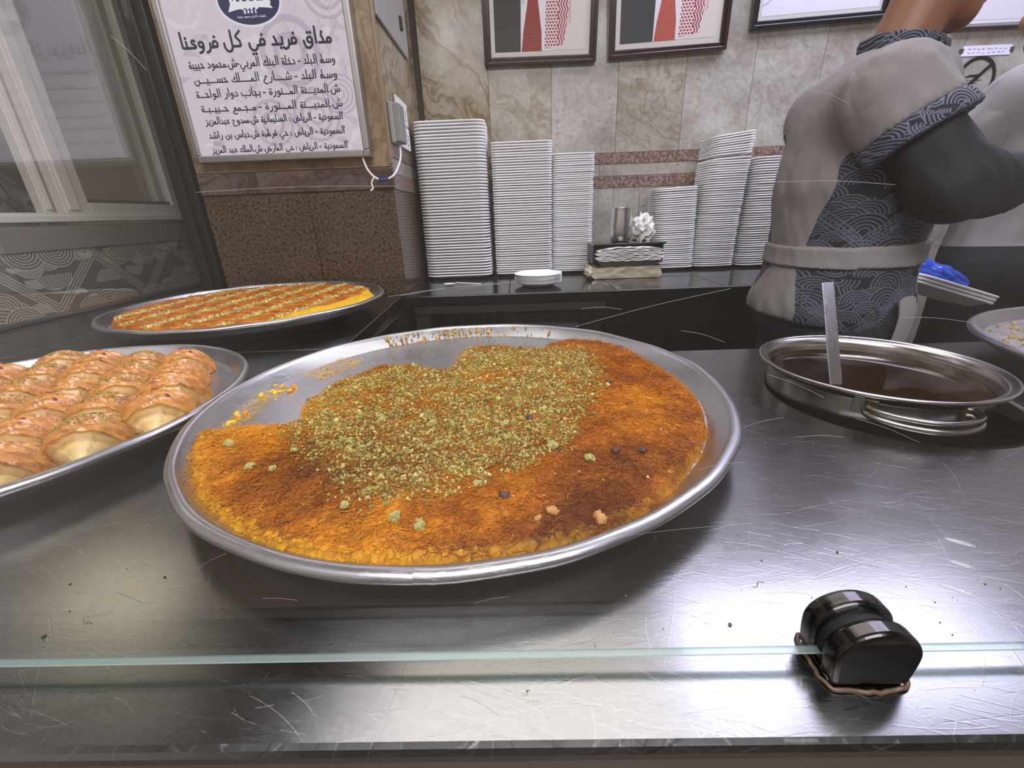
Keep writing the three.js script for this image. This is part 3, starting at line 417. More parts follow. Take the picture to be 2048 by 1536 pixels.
frame('dark wood framed portrait with salmon red tie, second from the pillar', 0.385, 0.848, 1.713, 0.56, 0.03, 0.028, 0.018, mahog, std({ map: portrait('#37393c', '#b5503f', '#d98a74', 4, 300), roughness: 0.5 }), ivory);
const paperT = (seed) => canvasTex(512, 512, (g, w, h) => { g.fillStyle = '#e9e9f2'; g.fillRect(0, 0, w, h); g.fillStyle = '#9a9bb0'; g.fillRect(120, 380, 250, 70); g.strokeStyle = '#b6b8cc'; g.lineWidth = 6; g.beginPath(); g.moveTo(0, 470); g.quadraticCurveTo(60, 440, 110, 330); g.stroke(); });
frame('black framed white certificate behind the worker', 0.932, 1.45, 1.79, 0.45, 0.035, 0.026, 0.012, inkBlack, std({ map: paperT(1), roughness: 0.5 }), ivory);
frame('silver framed white certificate above the no smoking sign', 1.72, 2.25, 1.755, 0.42, 0.0, 0.014, 0.01, std({ color: C(0x9b9d9a), metalness: 0.7, roughness: 0.4 }), std({ color: C(0xe6e6ee), roughness: 0.5 }), std({ color: C(0xe6e6ee), roughness: 0.6 }));
{ const t = thing('no_smoking_sign', 'black no smoking ring stuck on the marble wall', 'sign', [1.875, 1.588, ZB + 0.001]); const k = M.black;
  const flat = (s) => new THREE.ExtrudeGeometry(s, { depth: 0.001, bevelEnabled: false, curveSegments: 32 });
  const o = new THREE.Shape(); o.absarc(0, 0, 0.078, 0, Math.PI * 2); const hole = new THREE.Path(); hole.absarc(0, 0, 0.066, 0, Math.PI * 2, true); o.holes.push(hole); part(t, 'ring', flat(o), k);
  part(t, 'bar', box(-0.068, 0.068, -0.006, 0.006, 0, 0.0012), k, [0, 0, 0], [0, 0, 0.785]);
  const sm = new THREE.Shape(); sm.moveTo(-0.045, 0.005); sm.bezierCurveTo(-0.035, 0.018, -0.015, 0.014, 0.0, 0.016); sm.bezierCurveTo(0.012, 0.018, 0.02, 0.022, 0.028, 0.03); sm.bezierCurveTo(0.02, 0.014, 0.012, 0.01, 0.0, 0.009); sm.bezierCurveTo(-0.02, 0.008, -0.035, 0.01, -0.045, 0.005); part(t, 'smoke', flat(sm), k);
  part(t, 'cigarette_tip', box(-0.052, -0.047, -0.012, -0.003, 0, 0.001), k); part(t, 'cigarette_tip', box(-0.044, -0.039, -0.012, -0.003, 0, 0.001), k);
  part(t, 'cigarette', box(-0.036, 0.03, -0.0035, -0.0025, 0, 0.001), k); part(t, 'cigarette', box(-0.036, 0.01, -0.0125, -0.0115, 0, 0.001), k); shade(t);
  const noteT = canvasTex(512, 96, (g, w, h) => { g.fillStyle = '#e4e2ef'; g.fillRect(0, 0, w, h); g.strokeStyle = '#3a3a55'; g.lineWidth = 4; const q = rngFrom(3); for (const y of [36, 70]) for (let x = 60; x < 440; x += rr(34, 60, q)) { g.beginPath(); for (let k = 0; k < 6; k++) g.lineTo(x + k * 6, y + rr(-10, 8, q)); g.stroke(); } });
  const p = thing('paper_notice', 'small white paper strip with two lines of writing taped above the no smoking ring', 'notice', [1.885, 1.683, ZB + 0.001]);
  const pl = new THREE.PlaneGeometry(0.19, 0.034); pl.translate(0, 0, 0.0015); part(p, 'paper', pl, std({ map: noteT, roughness: 0.8 })); part(p, 'backing', box(-0.095, 0.095, -0.017, 0.017, 0, 0.001), M.white); for (const s of [-1, 1]) part(p, 'tape', box(s * 0.098 - 0.008, s * 0.098 + 0.008, -0.008, 0.008, 0.001, 0.002), std({ color: C(0x4d4338), roughness: 0.5 })); shade(p); }

// ---------- white foam trays in stacks ----------
function trayGeo(w, d, rc, prof) {
  const loops = [], cs = 5;
  for (const [ins, y] of prof) { const L = [], hw = w / 2 - ins, hd = d / 2 - ins, r = Math.max(0.004, rc - ins * 0.6); for (const [sx, sz, a0] of [[1, 1, 0], [-1, 1, 90], [-1, -1, 180], [1, -1, 270]]) for (let k = 0; k <= cs; k++) { const a = (a0 + k * 90 / cs) * Math.PI / 180; L.push([sx * (hw - r) + r * Math.cos(a), y, sz * (hd - r) + r * Math.sin(a)]); } loops.push(L); }
  const n = loops[0].length, pos = [0, prof[0][1], 0], idx = []; loops.forEach((l) => l.forEach((p) => pos.push(...p))); const last = pos.length / 3; pos.push(0, prof[prof.length - 1][1], 0);
  for (let i = 0; i < n; i++) { const j = (i + 1) % n; idx.push(0, 1 + i, 1 + j); for (let q = 0; q < loops.length - 1; q++) { const a = 1 + q * n + i, b = 1 + q * n + j, c = a + n, e = b + n; idx.push(a, c, b, b, c, e); } const b0 = 1 + (loops.length - 1) * n; idx.push(b0 + i, last, b0 + j); }
  const g = new THREE.BufferGeometry(); g.setAttribute('position', new THREE.Float32BufferAttribute(pos, 3)); g.setIndex(idx); g.computeVertexNormals(); return g;
}
const foamProf = (h) => [[0.034, 0], [0.012, h * 0.66], [0.002, h * 0.68], [-0.0004, h * 0.7], [-0.001, h * 0.84], [-0.0004, h * 0.97], [0.004, h], [0.014, h * 0.88], [0.036, h * 0.15]];
const ordinal = (k) => k === 1 ? 'first' : `${k}${k % 10 === 1 && k !== 11 ? 'st' : k % 10 === 2 && k !== 12 ? 'nd' : k % 10 === 3 && k !== 13 ? 'rd' : 'th'}`;
function stack(name, label, group, w, d, rc, n, pitch, x, zc, h, jig, lean) {
  const geo = trayGeo(w, d, rc, foamProf(h)), r = rngFrom(Math.round(1000 * (x + 3))), t0 = solo(name, geo, M.foam, label.replace('tray', `tray, ${ordinal(n)} from the top`), 'foam tray', group, [x, 0.9005, zc]);
  for (let i = 0; i < n; i++) { const t = i ? dup(t0, [0, 0, 0], label.replace('tray', `tray, ${ordinal(n - i)} from the top`)) : t0, L = lean ? lean(i / n) : [0, 0, 0]; t.position.set(x + rr(-jig, jig, r) + L[0], 0.9005 + i * pitch + L[1], zc + rr(-jig, jig, r)); t.rotation.set(rr(-0.006, 0.006, r), rr(-0.01, 0.01, r), rr(-0.004, 0.004, r) + L[2]); }
}
stack('foam_tray', 'large white foam tray in the tall stack beside the pillar', 'large foam trays in the stack beside the pillar', 0.27, 0.21, 0.035, 52, 0.01092, -0.2415, -1.915, 0.02, 0.0008);
stack('foam_tray', 'medium white foam tray in the stack between large and small trays', 'medium foam trays in the middle stack', 0.234, 0.19, 0.02, 54, 0.00915, 0.0295, -1.935, 0.018, 0.001);
stack('foam_tray', 'small white foam tray in the stack beside the steel mug', 'small foam trays in the stack beside the mug', 0.166, 0.166, 0.02, 58, 0.0078, 0.234, -1.96, 0.016, 0.0012);
stack('foam_tray', 'small white foam tray in the short stack beside the paper napkins', 'small foam trays in the stack beside the napkins', 0.17, 0.16, 0.035, 38, 0.0083, 0.667, -1.952, 0.016, 0.0014, (t) => [-0.012 * t, 0, 0.03 * t]);
stack('foam_tray', 'small white foam tray in the tallest leaning stack', 'small foam trays in the tall leaning stack', 0.168, 0.16, 0.035, 58, 0.00845, 0.838, -1.952, 0.016, 0.0012, (t) => [0.02 * t * t, t > 0.84 ? 0.008 : 0, t > 0.82 ? 0.05 + (t - 0.82) * 0.4 : 0.02 * t]);
stack('foam_tray', 'small white foam tray in the stack nearest the worker back', 'small foam trays in the stack behind the worker', 0.17, 0.16, 0.035, 46, 0.009, 1.022, -1.952, 0.016, 0.0014, (t) => [0.015 * t, 0, 0.01]);
{ const geo = lathe([[0, 0], [0.05, 0], [0.06, 0.004], [0.083, 0.014], [0.087, 0.0165], [0.0865, 0.018], [0.082, 0.0168], [0.059, 0.007], [0.048, 0.003], [0, 0.003]], 48);
  const t0 = solo('foam_plate', geo, M.foam, 'round white foam plate in the low pile before the trays', 'plate', 'round plates in the low pile', [0.075, 0.9005, -1.595]);
  for (let i = 1; i < 5; i++) dup(t0, [0.075 + rr(-0.002, 0.002), 0.9005 + i * 0.0068, -1.595 + rr(-0.002, 0.002)]); }
{ const t = thing('plastic_spoon', 'white plastic spoon lying before the tallest foam trays', 'spoon', [-0.225, 0.9005, -1.655]); t.rotation.y = 0.06;
  const b = new THREE.SphereGeometry(1, 20, 12, 0, Math.PI * 2, Math.PI / 2, Math.PI / 2); b.scale(0.024, 0.008, 0.014).translate(-0.035, 0.009, 0); part(t, 'bowl', b, std({ color: C(0xeeeeee), roughness: 0.35, side: THREE.DoubleSide }));
  const h = rbox(-0.012, 0.085, 0.0035, 0.0065, -0.0035, 0.0035, 0.001); const p = h.attributes.position; for (let i = 0; i < p.count; i++) p.setY(i, p.getY(i) + 0.006 * sstep(0.02, -0.012, p.getX(i)) - 0.003 * sstep(0.02, 0.085, p.getX(i))); h.computeVertexNormals(); part(t, 'handle', h, M.white); shade(t); }
// napkins, mug and wrapped bundle
function crumple(r, amp, seed, sx, sy, sz, det = 4) { const g = mergeVertices(new THREE.IcosahedronGeometry(1, det).deleteAttribute('uv').deleteAttribute('normal')), p = g.attributes.position, v = new THREE.Vector3(); for (let i = 0; i < p.count; i++) { v.fromBufferAttribute(p, i); const k = 1 + amp * (Math.abs(n3(v.x * 1.6 + seed, v.y * 1.6, v.z * 1.6)) * 1.6 - 0.5 + 0.35 * n3(v.x * 5, v.y * 5 + seed, v.z * 5)); p.setXYZ(i, v.x * k * r * sx, v.y * k * r * sy, v.z * k * r * sz); } g.computeVertexNormals(); return g; }
{ const t = thing('napkin_holder', 'black open napkin holder on the wrapped bundle', 'holder', [0.43, 0.944, -1.78]);
  part(t, 'base', rbox(-0.12, 0.12, 0, 0.006, -0.075, 0.085, 0.002), M.black); part(t, 'back', rbox(-0.13, 0.13, 0, 0.08, -0.08, -0.074, 0.002), M.black); for (const s of [-1, 1]) part(t, 'side', rbox(s * 0.132 - 0.003, s * 0.132 + 0.003, 0.01, 0.08, -0.078, 0.06, 0.002), M.black);
  const lip = new THREE.Shape([[-0.1, 0], [0.1, 0], [0.13, 0.028], [-0.13, 0.028]].map((a) => new THREE.Vector2(...a))); part(t, 'front_lip', new THREE.ExtrudeGeometry(lip, { depth: 0.004, bevelEnabled: false }), M.steelDark, [0, 0, 0.085]);
  part(t, 'top', rbox(-0.138, 0.138, 0.08, 0.086, -0.08, 0.08, 0.002), M.blackGloss); shade(t);
  const np = std({ color: C(0xeceae6), roughness: 0.85 });
  for (let i = 0; i < 8; i++) { const g = new THREE.BoxGeometry(0.236 + (i % 3) * 0.01, 0.0032, 0.16, 30, 1, 10), p = g.attributes.position; for (let k = 0; k < p.count; k++) { const x = p.getX(k); p.setY(k, p.getY(k) - 0.012 * Math.pow(Math.abs(x) / 0.12, 3) * (i / 8) + 0.0025 * n2(x * 22 + i * 4, p.getZ(k) * 20)); } g.computeVertexNormals(); solo('paper_napkin', g, np, 'white folded paper napkin in the black holder', 'napkin', 'napkins in the holder', [0.43, 0.968 + i * 0.0066, -1.765]); }
  const b = thing('wrapped_bundle', 'clear wrapped beige bundle under the napkin holder', 'bundle', [0.42, 0.9015, -1.775]);
  const g = new THREE.BoxGeometry(0.27, 0.042, 0.18, 40, 8, 20), p = g.attributes.position; for (let i = 0; i < p.count; i++) { const x = p.getX(i), y = p.getY(i), z = p.getZ(i), k = 0.0025 * n3(x * 18, y * 40, z * 18); p.setXYZ(i, x + k - Math.sign(x) * 0.012 * Math.pow(Math.abs(y) / 0.021, 4) * (Math.abs(x) > 0.12), y + (y > 0 ? Math.min(0, k) : 0), z + k); } g.computeVertexNormals(); g.translate(0, 0.0215, 0);
  part(b, 'packet', g, phys({ color: C(0xb5ab92), roughness: 0.3, clearcoat: 0.6, clearcoatRoughness: 0.15 })); part(b, 'wrap_knot', crumple(0.02, 0.5, 4, 1, 1, 1, 3), phys({ color: C(0xc4baa0), roughness: 0.2, clearcoat: 0.8 }), [-0.138, 0.024, 0.07]); shade(b);
  const m = thing('steel_mug', 'polished steel mug standing on the napkin holder', 'mug', [0.415, 1.0305, -1.8]);
  part(m, 'body', lathe([[0, 0], [0.03, 0], [0.039, 0.004], [0.042, 0.03], [0.0425, 0.07], [0.04, 0.108], [0.0395, 0.124], [0.0405, 0.126], [0.0385, 0.126], [0.0385, 0.108], [0.0405, 0.07], [0.04, 0.03], [0.03, 0.005], [0, 0.005]], 64), std({ color: C(0xd6d5d3), metalness: 1, roughness: 0.3 }));
  part(m, 'handle', tube([[0.012, 0.1, -0.037], [0.018, 0.1, -0.055], [0.02, 0.07, -0.062], [0.018, 0.035, -0.055], [0.012, 0.03, -0.038]], 0.003, 24, 8), M.steelPlain); shade(m);
  const w = solo('crumpled_wrapper', crumple(0.042, 0.34, 9, 0.95, 1.15, 0.75, 3), std({ color: C(0xdedbd3), roughness: 0.4, flatShading: true }), 'crumpled white plastic wrapper beside the steel mug', 'wrapper', null, [0.505, 1.077, -1.8]);
  const sp = thing('bill_spike', 'thin metal spike standing behind the crumpled wrapper', 'spike', [0.492, 1.0305, -1.845]); part(sp, 'base', lathe([[0, 0], [0.018, 0], [0.018, 0.003], [0, 0.004]], 24), M.steelDark); part(sp, 'rod', new THREE.CylinderGeometry(0.001, 0.0016, 0.17, 8).translate(0, 0.088, 0), M.steelDark); shade(sp); }

// ---------- round metal trays ----------
function metalTray(label, cx, cz, Rr, rimY, rf, h, mat = M.alum) {
  const t = thing('round_tray', label, 'tray', [cx, rimY - h, cz]);
  const pr = [[0, 0], [rf, 0], [rf + 0.004, 0.002], [Rr - 0.011, h - 0.009]]; for (let i = 0; i <= 10; i++) { const a = -2.2 + i / 10 * 4.6; pr.push([Rr - 0.0065 + 0.0065 * Math.cos(a), h - 0.0055 + 0.0055 * Math.sin(a)]); } pr.push([Rr - 0.013, h - 0.006], [rf + 0.003, 0.0042]);
  const g = lathe(pr, 160), p = g.attributes.position; for (let i = 0; i < p.count; i++) { const x = p.getX(i), y = p.getY(i), z = p.getZ(i), k = 1 + 0.004 * n2(x * 9 + cx * 5, z * 9) * sstep(rf, Rr, Math.hypot(x, z)); p.setXYZ(i, x * k, y + 0.0012 * n2(x * 7, z * 7 + cx) * sstep(rf, Rr, Math.hypot(x, z)), z * k); } g.computeVertexNormals();
  part(t, 'rim', g, mat); const f = new THREE.CircleGeometry(rf + 0.003, 96).rotateX(-Math.PI / 2).translate(0, 0.0042, 0); part(t, 'tray_floor', boxUV(f, 0, 0, 3), M.alumIn);
  return t;
}
const stand = (cx, cz, r, top, label) => { const t = thing('hotplate', label, 'hotplate', [cx, 0.9, cz]); part(t, 'plate', lathe([[0, top - 0.902], [0, top - 0.901], [r, top - 0.901], [r + 0.004, top - 0.905], [r + 0.004, 0.002], [r - 0.002, 0], [0, 0]].slice(1), 64), M.black); part(t, 'ring', new THREE.TorusGeometry(r + 0.005, 0.003, 8, 64).rotateX(Math.PI / 2).translate(0, 0.004, 0), M.darkGrey); return shade(t); };
const BT = { x: -0.072, z: -0.534, R: 0.331, rim: 0.94, rf: 0.297, h: 0.023 };
stand(BT.x, BT.z, 0.235, BT.rim - BT.h, 'black round hotplate under the large kunafa tray');
metalTray('large round worn aluminium tray holding the half eaten kunafa', BT.x, BT.z, BT.R, BT.rim, BT.rf, BT.h);
const PT = { x: -0.698, z: -0.505, R: 0.295, rim: 0.936, rf: 0.268, h: 0.024 };
stand(PT.x, PT.z, 0.2, PT.rim - PT.h, 'black round hotplate under the pastry tray');
metalTray('round aluminium tray filled with glazed folded pastries', PT.x, PT.z, PT.R, PT.rim, PT.rf, PT.h);
const KT = { x: -0.717, z: -1.163, R: 0.338, rim: 0.956, rf: 0.312, h: 0.026 };
stand(KT.x, KT.z, 0.24, KT.rim - KT.h, 'black round hotplate under the striped kunafa tray');
metalTray('round aluminium tray of striped kunafa before the granite pillar', KT.x, KT.z, KT.R, KT.rim, KT.rf, KT.h);
const ET = { x: 1.0, z: -0.51, R: 0.315, rim: 0.95, rf: 0.288, h: 0.024 };
stand(ET.x, ET.z, 0.2, ET.rim - ET.h, 'black round hotplate under the nearly empty tray');
metalTray('nearly empty round aluminium tray beside the syrup pot', ET.x, ET.z, ET.R, ET.rim, ET.rf, ET.h);

// ---------- kunafa ----------
const polySD = (poly) => (x, z) => { let d = 1e9, inside = false; for (let i = 0, j = poly.length - 1; i < poly.length; j = i++) { const [ax, az] = poly[j], [bx, bz] = poly[i], ex = bx - ax, ez = bz - az, wx = x - ax, wz = z - az, t = clamp((wx * ex + wz * ez) / (ex * ex + ez * ez)); d = Math.min(d, Math.hypot(wx - ex * t, wz - ez * t)); if ((az > z) !== (bz > z) && x < (bx - ax) * (z - az) / (bz - az) + ax) inside = !inside; } return inside ? d : -d; };
function slab(x0, x1, z0, z1, st, sd, hf, cf) {   // height field over the cells inside sd > 0, with steep edges
  const nx = Math.round((x1 - x0) / st), nz = Math.round((z1 - z0) / st), id = new Int32Array((nx + 1) * (nz + 1)).fill(-1), pos = [], col = [], idx = [], S = new Float32Array(id.length);
  for (let j = 0; j <= nz; j++) for (let i = 0; i <= nx; i++) S[j * (nx + 1) + i] = sd(x0 + i * st, z0 + j * st);
  const V = (i, j) => { const k = j * (nx + 1) + i; if (id[k] < 0) { id[k] = pos.length / 3; const x = x0 + i * st, z = z0 + j * st, s = S[k]; pos.push(x, hf(x, z, s), z); const c = cf(x, z, s); col.push(c.r, c.g, c.b); } return id[k]; };
  for (let j = 0; j < nz; j++) for (let i = 0; i < nx; i++) { const k = j * (nx + 1) + i; if (Math.max(S[k], S[k + 1], S[k + nx + 1], S[k + nx + 2]) < -st) continue; const a = V(i, j), b = V(i + 1, j), c = V(i, j + 1), d = V(i + 1, j + 1); idx.push(a, c, b, b, c, d); }
  const g = new THREE.BufferGeometry(); g.setAttribute('position', new THREE.Float32BufferAttribute(pos, 3)); g.setAttribute('color', new THREE.Float32BufferAttribute(col, 3)); g.setIndex(idx); g.computeVertexNormals(); return g;
}
const KP = [[-0.305, -0.354], [-0.289, -0.36], [-0.253, -0.364], [-0.219, -0.364], [-0.216, -0.375], [-0.235, -0.418], [-0.226, -0.438], [-0.224, -0.468], [-0.202, -0.499], [-0.185, -0.53], [-0.138, -0.526], [-0.101, -0.5], [-0.087, -0.517], [-0.085, -0.547], [-0.079, -0.592], [-0.051, -0.606], [0.029, -0.581], [0.045, -0.604], [0.077, -0.627], [0.121, -0.616], [0.156, -0.579], [0.175, -0.484], [0.181, -0.408], [0.168, -0.341], [0.152, -0.299], [0.123, -0.258], [0.082, -0.227], [0.045, -0.205], [0.014, -0.191], [-0.029, -0.183], [-0.071, -0.184], [-0.117, -0.192], [-0.15, -0.204], [-0.188, -0.226], [-0.232, -0.261], [-0.284, -0.321]].map(([x, z]) => [x * 1.2, z * 1.2]).map(([x, z]) => { const dx = x - BT.x, dz = z - BT.z, d = Math.hypot(dx, dz), m = (z > -0.48 && x < 0.1 && d > 0.262 ? 0.313 / d : Math.min(1, 0.3 / d)); return [BT.x + dx * m, BT.z + dz * m]; });
const kSD0 = polySD(KP), kSD = (x, z) => kSD0(x, z) + 0.0035 * fbm(x * 60, z * 60, 3);
const patches = [[-0.044, -0.572, 0.03, 0.55], [0.152, -0.479, 0.05, 0.6], [0.151, -0.4, 0.05, 0.55], [-0.003, -0.276, 0.035, 0.95], [-0.116, -0.232, 0.05, 0.6], [-0.113, -0.268, 0.04, 0.45], [-0.3, -0.394, 0.06, 0.7], [-0.26, -0.292, 0.05, 0.7], [-0.32, -0.45, 0.06, 0.7], [-0.25, -0.5, 0.05, 0.6], [0.047, -0.268, 0.045, -0.9], [-0.222, -0.326, 0.055, -0.75], [0.162, -0.36, 0.05, -0.5], [0.036, -0.241, 0.04, -0.9], [0.17, -0.55, 0.05, -0.35], [-0.14, -0.35, 0.07, -0.5], [0.09, -0.33, 0.05, -0.5], [-0.03, -0.22, 0.04, -0.5], [0.19, -0.43, 0.03, -0.7]];
const kBrown = C(0x683006), kOr = C(0xa65c0b), kLight = C(0xd48c10), kYel = C(0xdda920), tmpC = new THREE.Color();
const kTone = (x, z) => { let s = 0; for (const [px, pz, r, a] of patches) s += a * Math.exp(-((x - px) ** 2 + (z - pz) ** 2) / (r * r)); return s - 0.08 + 0.7 * fbm(x * 17, z * 17, 4) + 0.25 * n2(x * 160, z * 160); };
const kColor = (x, z, s) => { const t = kTone(x, z), c = tmpC.copy(kOr); t > 0 ? c.lerp(kLight, clamp(t)) : c.lerp(kBrown, clamp(-t)); const left = sstep(0.06, -0.12, x); c.lerp(kYel, sstep(0.014, 0.0, s + 0.006 * n2(x * 90, z * 90)) * (0.25 + 0.65 * left)); return c; };
const KF = BT.rim - BT.h + 0.0045;
const kH = (x, z, s) => KF + 0.0135 * sstep(-0.003, 0.006, s) + (s > 0 ? 0.0022 * fbm(x * 24 + 3, z * 24, 3) + 0.0007 * n2(x * 230, z * 230) + 0.0006 * n2(x * 420, z * 420) : 0) - 0.004 * sstep(0.1, 0.2, x) * (1 - sstep(0, 0.05, s));
const kunafa = thing('kunafa', 'shredded orange kunafa slab with a piece cut away, topped with pistachio', 'pastry', [0, 0, 0]);
const kGeo = slab(-0.4, 0.26, -0.84, -0.2, 0.0021, kSD, kH, kColor);
const kMat = phys({ vertexColors: true, roughness: 0.6, specularIntensity: 0.3, clearcoat: 0.08, clearcoatRoughness: 0.3, name: 'syrup_soaked_kunafa' });
part(kunafa, 'slab', kGeo, kMat);
const strandGeo = (() => { const gs = []; const c = new THREE.CatmullRomCurve3([[-0.5, 0, 0], [-0.2, 0.05, 0.09], [0.15, 0.06, -0.06], [0.5, 0, 0.12]].map((p) => new THREE.Vector3(...p))); return new THREE.TubeGeometry(c, 7, 0.0125, 3); })();
function strands(n, seed, pick, colf, len, name, parent, mat) {
  const r = rngFrom(seed), m = new THREE.InstancedMesh(strandGeo, mat, n), o = new THREE.Object3D(), c = new THREE.Color();
  for (let i = 0; i < n; i++) { const [x, y, z] = pick(r); o.position.set(x, y, z); const k = rr(...len, r); o.scale.set(k, k * rr(0.3, 1.2, r), k * rr(0.6, 2.2, r) * (r() < 0.5 ? -1 : 1)); o.scale.z = Math.abs(o.scale.z); o.rotation.set(rr(-0.5, 0.5, r), r() * 6.283, rr(-0.16, 0.16, r)); o.updateMatrix(); m.setMatrixAt(i, o.matrix); c.copy(colf(x, z, r)); m.setColorAt(i, c); }
  m.name = name; m.userData.kind = 'stuff'; m.castShadow = m.receiveShadow = true; parent.add(m); return m;
}
const strandMat = phys({ color: C(0xffffff), roughness: 0.55, specularIntensity: 0.3, name: 'kunafa_threads' });
const inK = (r, m = 0) => { for (let i = 0; i < 60; i++) { const x = rr(-0.4, 0.26, r), z = rr(-0.84, -0.2, r), s = kSD(x, z); if (s > m) return [x, kH(x, z, s) + rr(-0.0002, 0.0011, r), z]; } return [0, KF, -0.4]; };
strands(24000, 41, (r) => inK(r, 0.001), (x, z, r) => kColor(x, z, 0.012).clone().multiplyScalar(rr(0.75, 1.5, r)), [0.008, 0.021], 'kunafa_threads', kunafa, strandMat);
strands(2600, 43, (r) => { for (let i = 0; i < 80; i++) { const p = inK(r, 0), s = kSD(p[0], p[2]); if (s < 0.008 && (p[0] < -0.02)) return [p[0] + rr(-0.004, 0.004, r), KF + rr(0.001, 0.012, r), p[2] + rr(-0.004, 0.004, r)]; } return inK(r); }, (x, z, r) => C(0xdf9c14).multiplyScalar(rr(0.7, 1.25, r)), [0.006, 0.016], 'edge_threads', kunafa, strandMat);
// chopped pistachio
const crumbGeo = (() => { const g = mergeVertices(new THREE.IcosahedronGeometry(1, 1).deleteAttribute('uv').deleteAttribute('normal')), p = g.attributes.position, r = rngFrom(3); for (let i = 0; i < p.count; i++) { const k = rr(0.7, 1.15, r); p.setXYZ(i, p.getX(i) * k, p.getY(i) * k * 0.8, p.getZ(i) * k); } return g.toNonIndexed(); })(); crumbGeo.computeVertexNormals();
const crumbMat = std({ color: C(0xffffff), roughness: 0.75, flatShading: true, name: 'chopped_pistachio' });
const crumbCols = [0x8d8740, 0xa59c50, 0x968a3c, 0xb8ae64, 0x797836, 0xc4b870, 0x8a7a32].map(C);
function crumbs(n, seed, pick, size, name, parent, cols = crumbCols) {
  const r = rngFrom(seed), m = new THREE.InstancedMesh(crumbGeo, crumbMat, n), o = new THREE.Object3D(), c = new THREE.Color();
  for (let i = 0; i < n; i++) { const [x, y, z] = pick(r), k = mix(size[0], size[1], Math.pow(r(), 4)); o.position.set(x, y + k * 0.45, z); o.scale.set(k * rr(0.7, 1.4, r), k, k); o.rotation.set(r() * 6, r() * 6, r() * 6); o.updateMatrix(); m.setMatrixAt(i, o.matrix); c.copy(cols[Math.floor(r() * cols.length)]).multiplyScalar(rr(0.8, 1.25, r)); m.setColorAt(i, c); }
  m.name = name; m.userData.kind = 'stuff'; m.castShadow = m.receiveShadow = true; parent.add(m); return m;
}
const CP = polySD([[-0.226, -0.438], [-0.205, -0.474], [-0.137, -0.522], [-0.078, -0.58], [0.028, -0.569], [0.085, -0.575], [0.086, -0.459], [0.051, -0.369], [0.027, -0.313], [-0.018, -0.278], [-0.067, -0.251], [-0.107, -0.244], [-0.14, -0.283], [-0.19, -0.325], [-0.216, -0.369]].map(([x, z]) => [x * 1.2, z * 1.2]));
const gaps = [[-0.044, -0.572, 0.025], [-0.2, -0.5, 0.03], [-0.13, -0.47, 0.025], [-0.16, -0.41, 0.02]];
const onK = (r) => { for (let i = 0; i < 200; i++) { const p = inK(r, 0.003), s = CP(p[0], p[2]); let d = sstep(-0.03, 0.02, s + 0.02 * fbm(p[0] * 30, p[2] * 30, 3)) * (0.45 + 0.55 * sstep(-0.35, 0.35, fbm(p[0] * 26 + 5, p[2] * 26, 4))); for (const [gx, gz, gr] of gaps) d *= 1 - 0.75 * Math.exp(-((p[0] - gx) ** 2 + (p[2] - gz) ** 2) / (gr * gr)); if (r() < d) return p; } return inK(r, 0.003); };
const kDust = new THREE.Group(); kDust.name = 'pistachio_crumbs'; scene.add(kDust); tag(kDust, 'coarse green pistachio crumbs strewn over the large kunafa', 'pistachio'); kDust.userData.kind = 'stuff';
crumbs(62000, 51, onK, [0.00035, 0.0018], 'fine_crumbs', kDust); crumbs(2200, 52, onK, [0.0011, 0.0032], 'coarse_crumbs', kDust);
crumbs(700, 53, (r) => inK(r, 0.002), [0.0004, 0.0013], 'scattered_crumbs', kDust, [0xd7b070, 0xc9933f, 0xb79d4e].map(C));
{ const pts = [[-0.1443, -0.2798], [-0.2284, -0.3689], [-0.2345, -0.3378], [-0.259, -0.3431], [-0.3065, -0.3879], [0.0294, -0.3652], [0.0351, -0.3583], [0.0879, -0.3529], [0.1136, -0.3516], [-0.0156, -0.2891], [0.1197, -0.531], [0.0216, -0.2676], [0.0096, -0.2594], [0.0562, -0.2578], [-0.0994, -0.2632], [-0.0782, -0.2541], [-0.1598, -0.4369], [-0.0992, -0.4208], [-0.0522, -0.424], [0.0092, -0.4264], [0.0602, -0.6073], [-0.0768, -0.4195], [-0.0185, -0.416], [-0.179, -0.3863], [0.0622, -0.3408], [-0.0396, -0.3059], [-0.1647, -0.4436]];
  const dark = new Set([6, 7, 8, 9, 10, 19]), tan = new Set([11, 12, 13]), r = rngFrom(61), mats = { g: std({ color: C(0xa5a05c), roughness: 0.8, flatShading: true }), d: std({ color: C(0x4a3a30), roughness: 0.6 }), t: std({ color: C(0xb98748), roughness: 0.7 }) }, geos = [1, 2, 3].map((s) => crumple(0.003, 0.45, s * 5, 1.25, 0.8, 1, 2));
  pts.forEach(([x, z], i) => { const k = dark.has(i) ? 'd' : tan.has(i) ? 't' : 'g', s = kSD(x, z); const m = solo('pistachio_piece', geos[i % 3], mats[k], { g: 'green pistachio lump lying on the large kunafa', d: 'dark brown pistachio skin bit on the large kunafa', t: 'tan nut flake near the syrupy edge of the kunafa' }[k], 'nut', { g: 'pistachio lumps on the kunafa', d: 'dark skin bits on the kunafa', t: 'nut flakes on the kunafa' }[k], [x, kH(x, z, s) + 0.002, z]); const q = rr(0.8, 1.5, r); m.scale.set(q, q, q); m.rotation.set(r() * 0.6, r() * 6, r() * 0.6); }); }
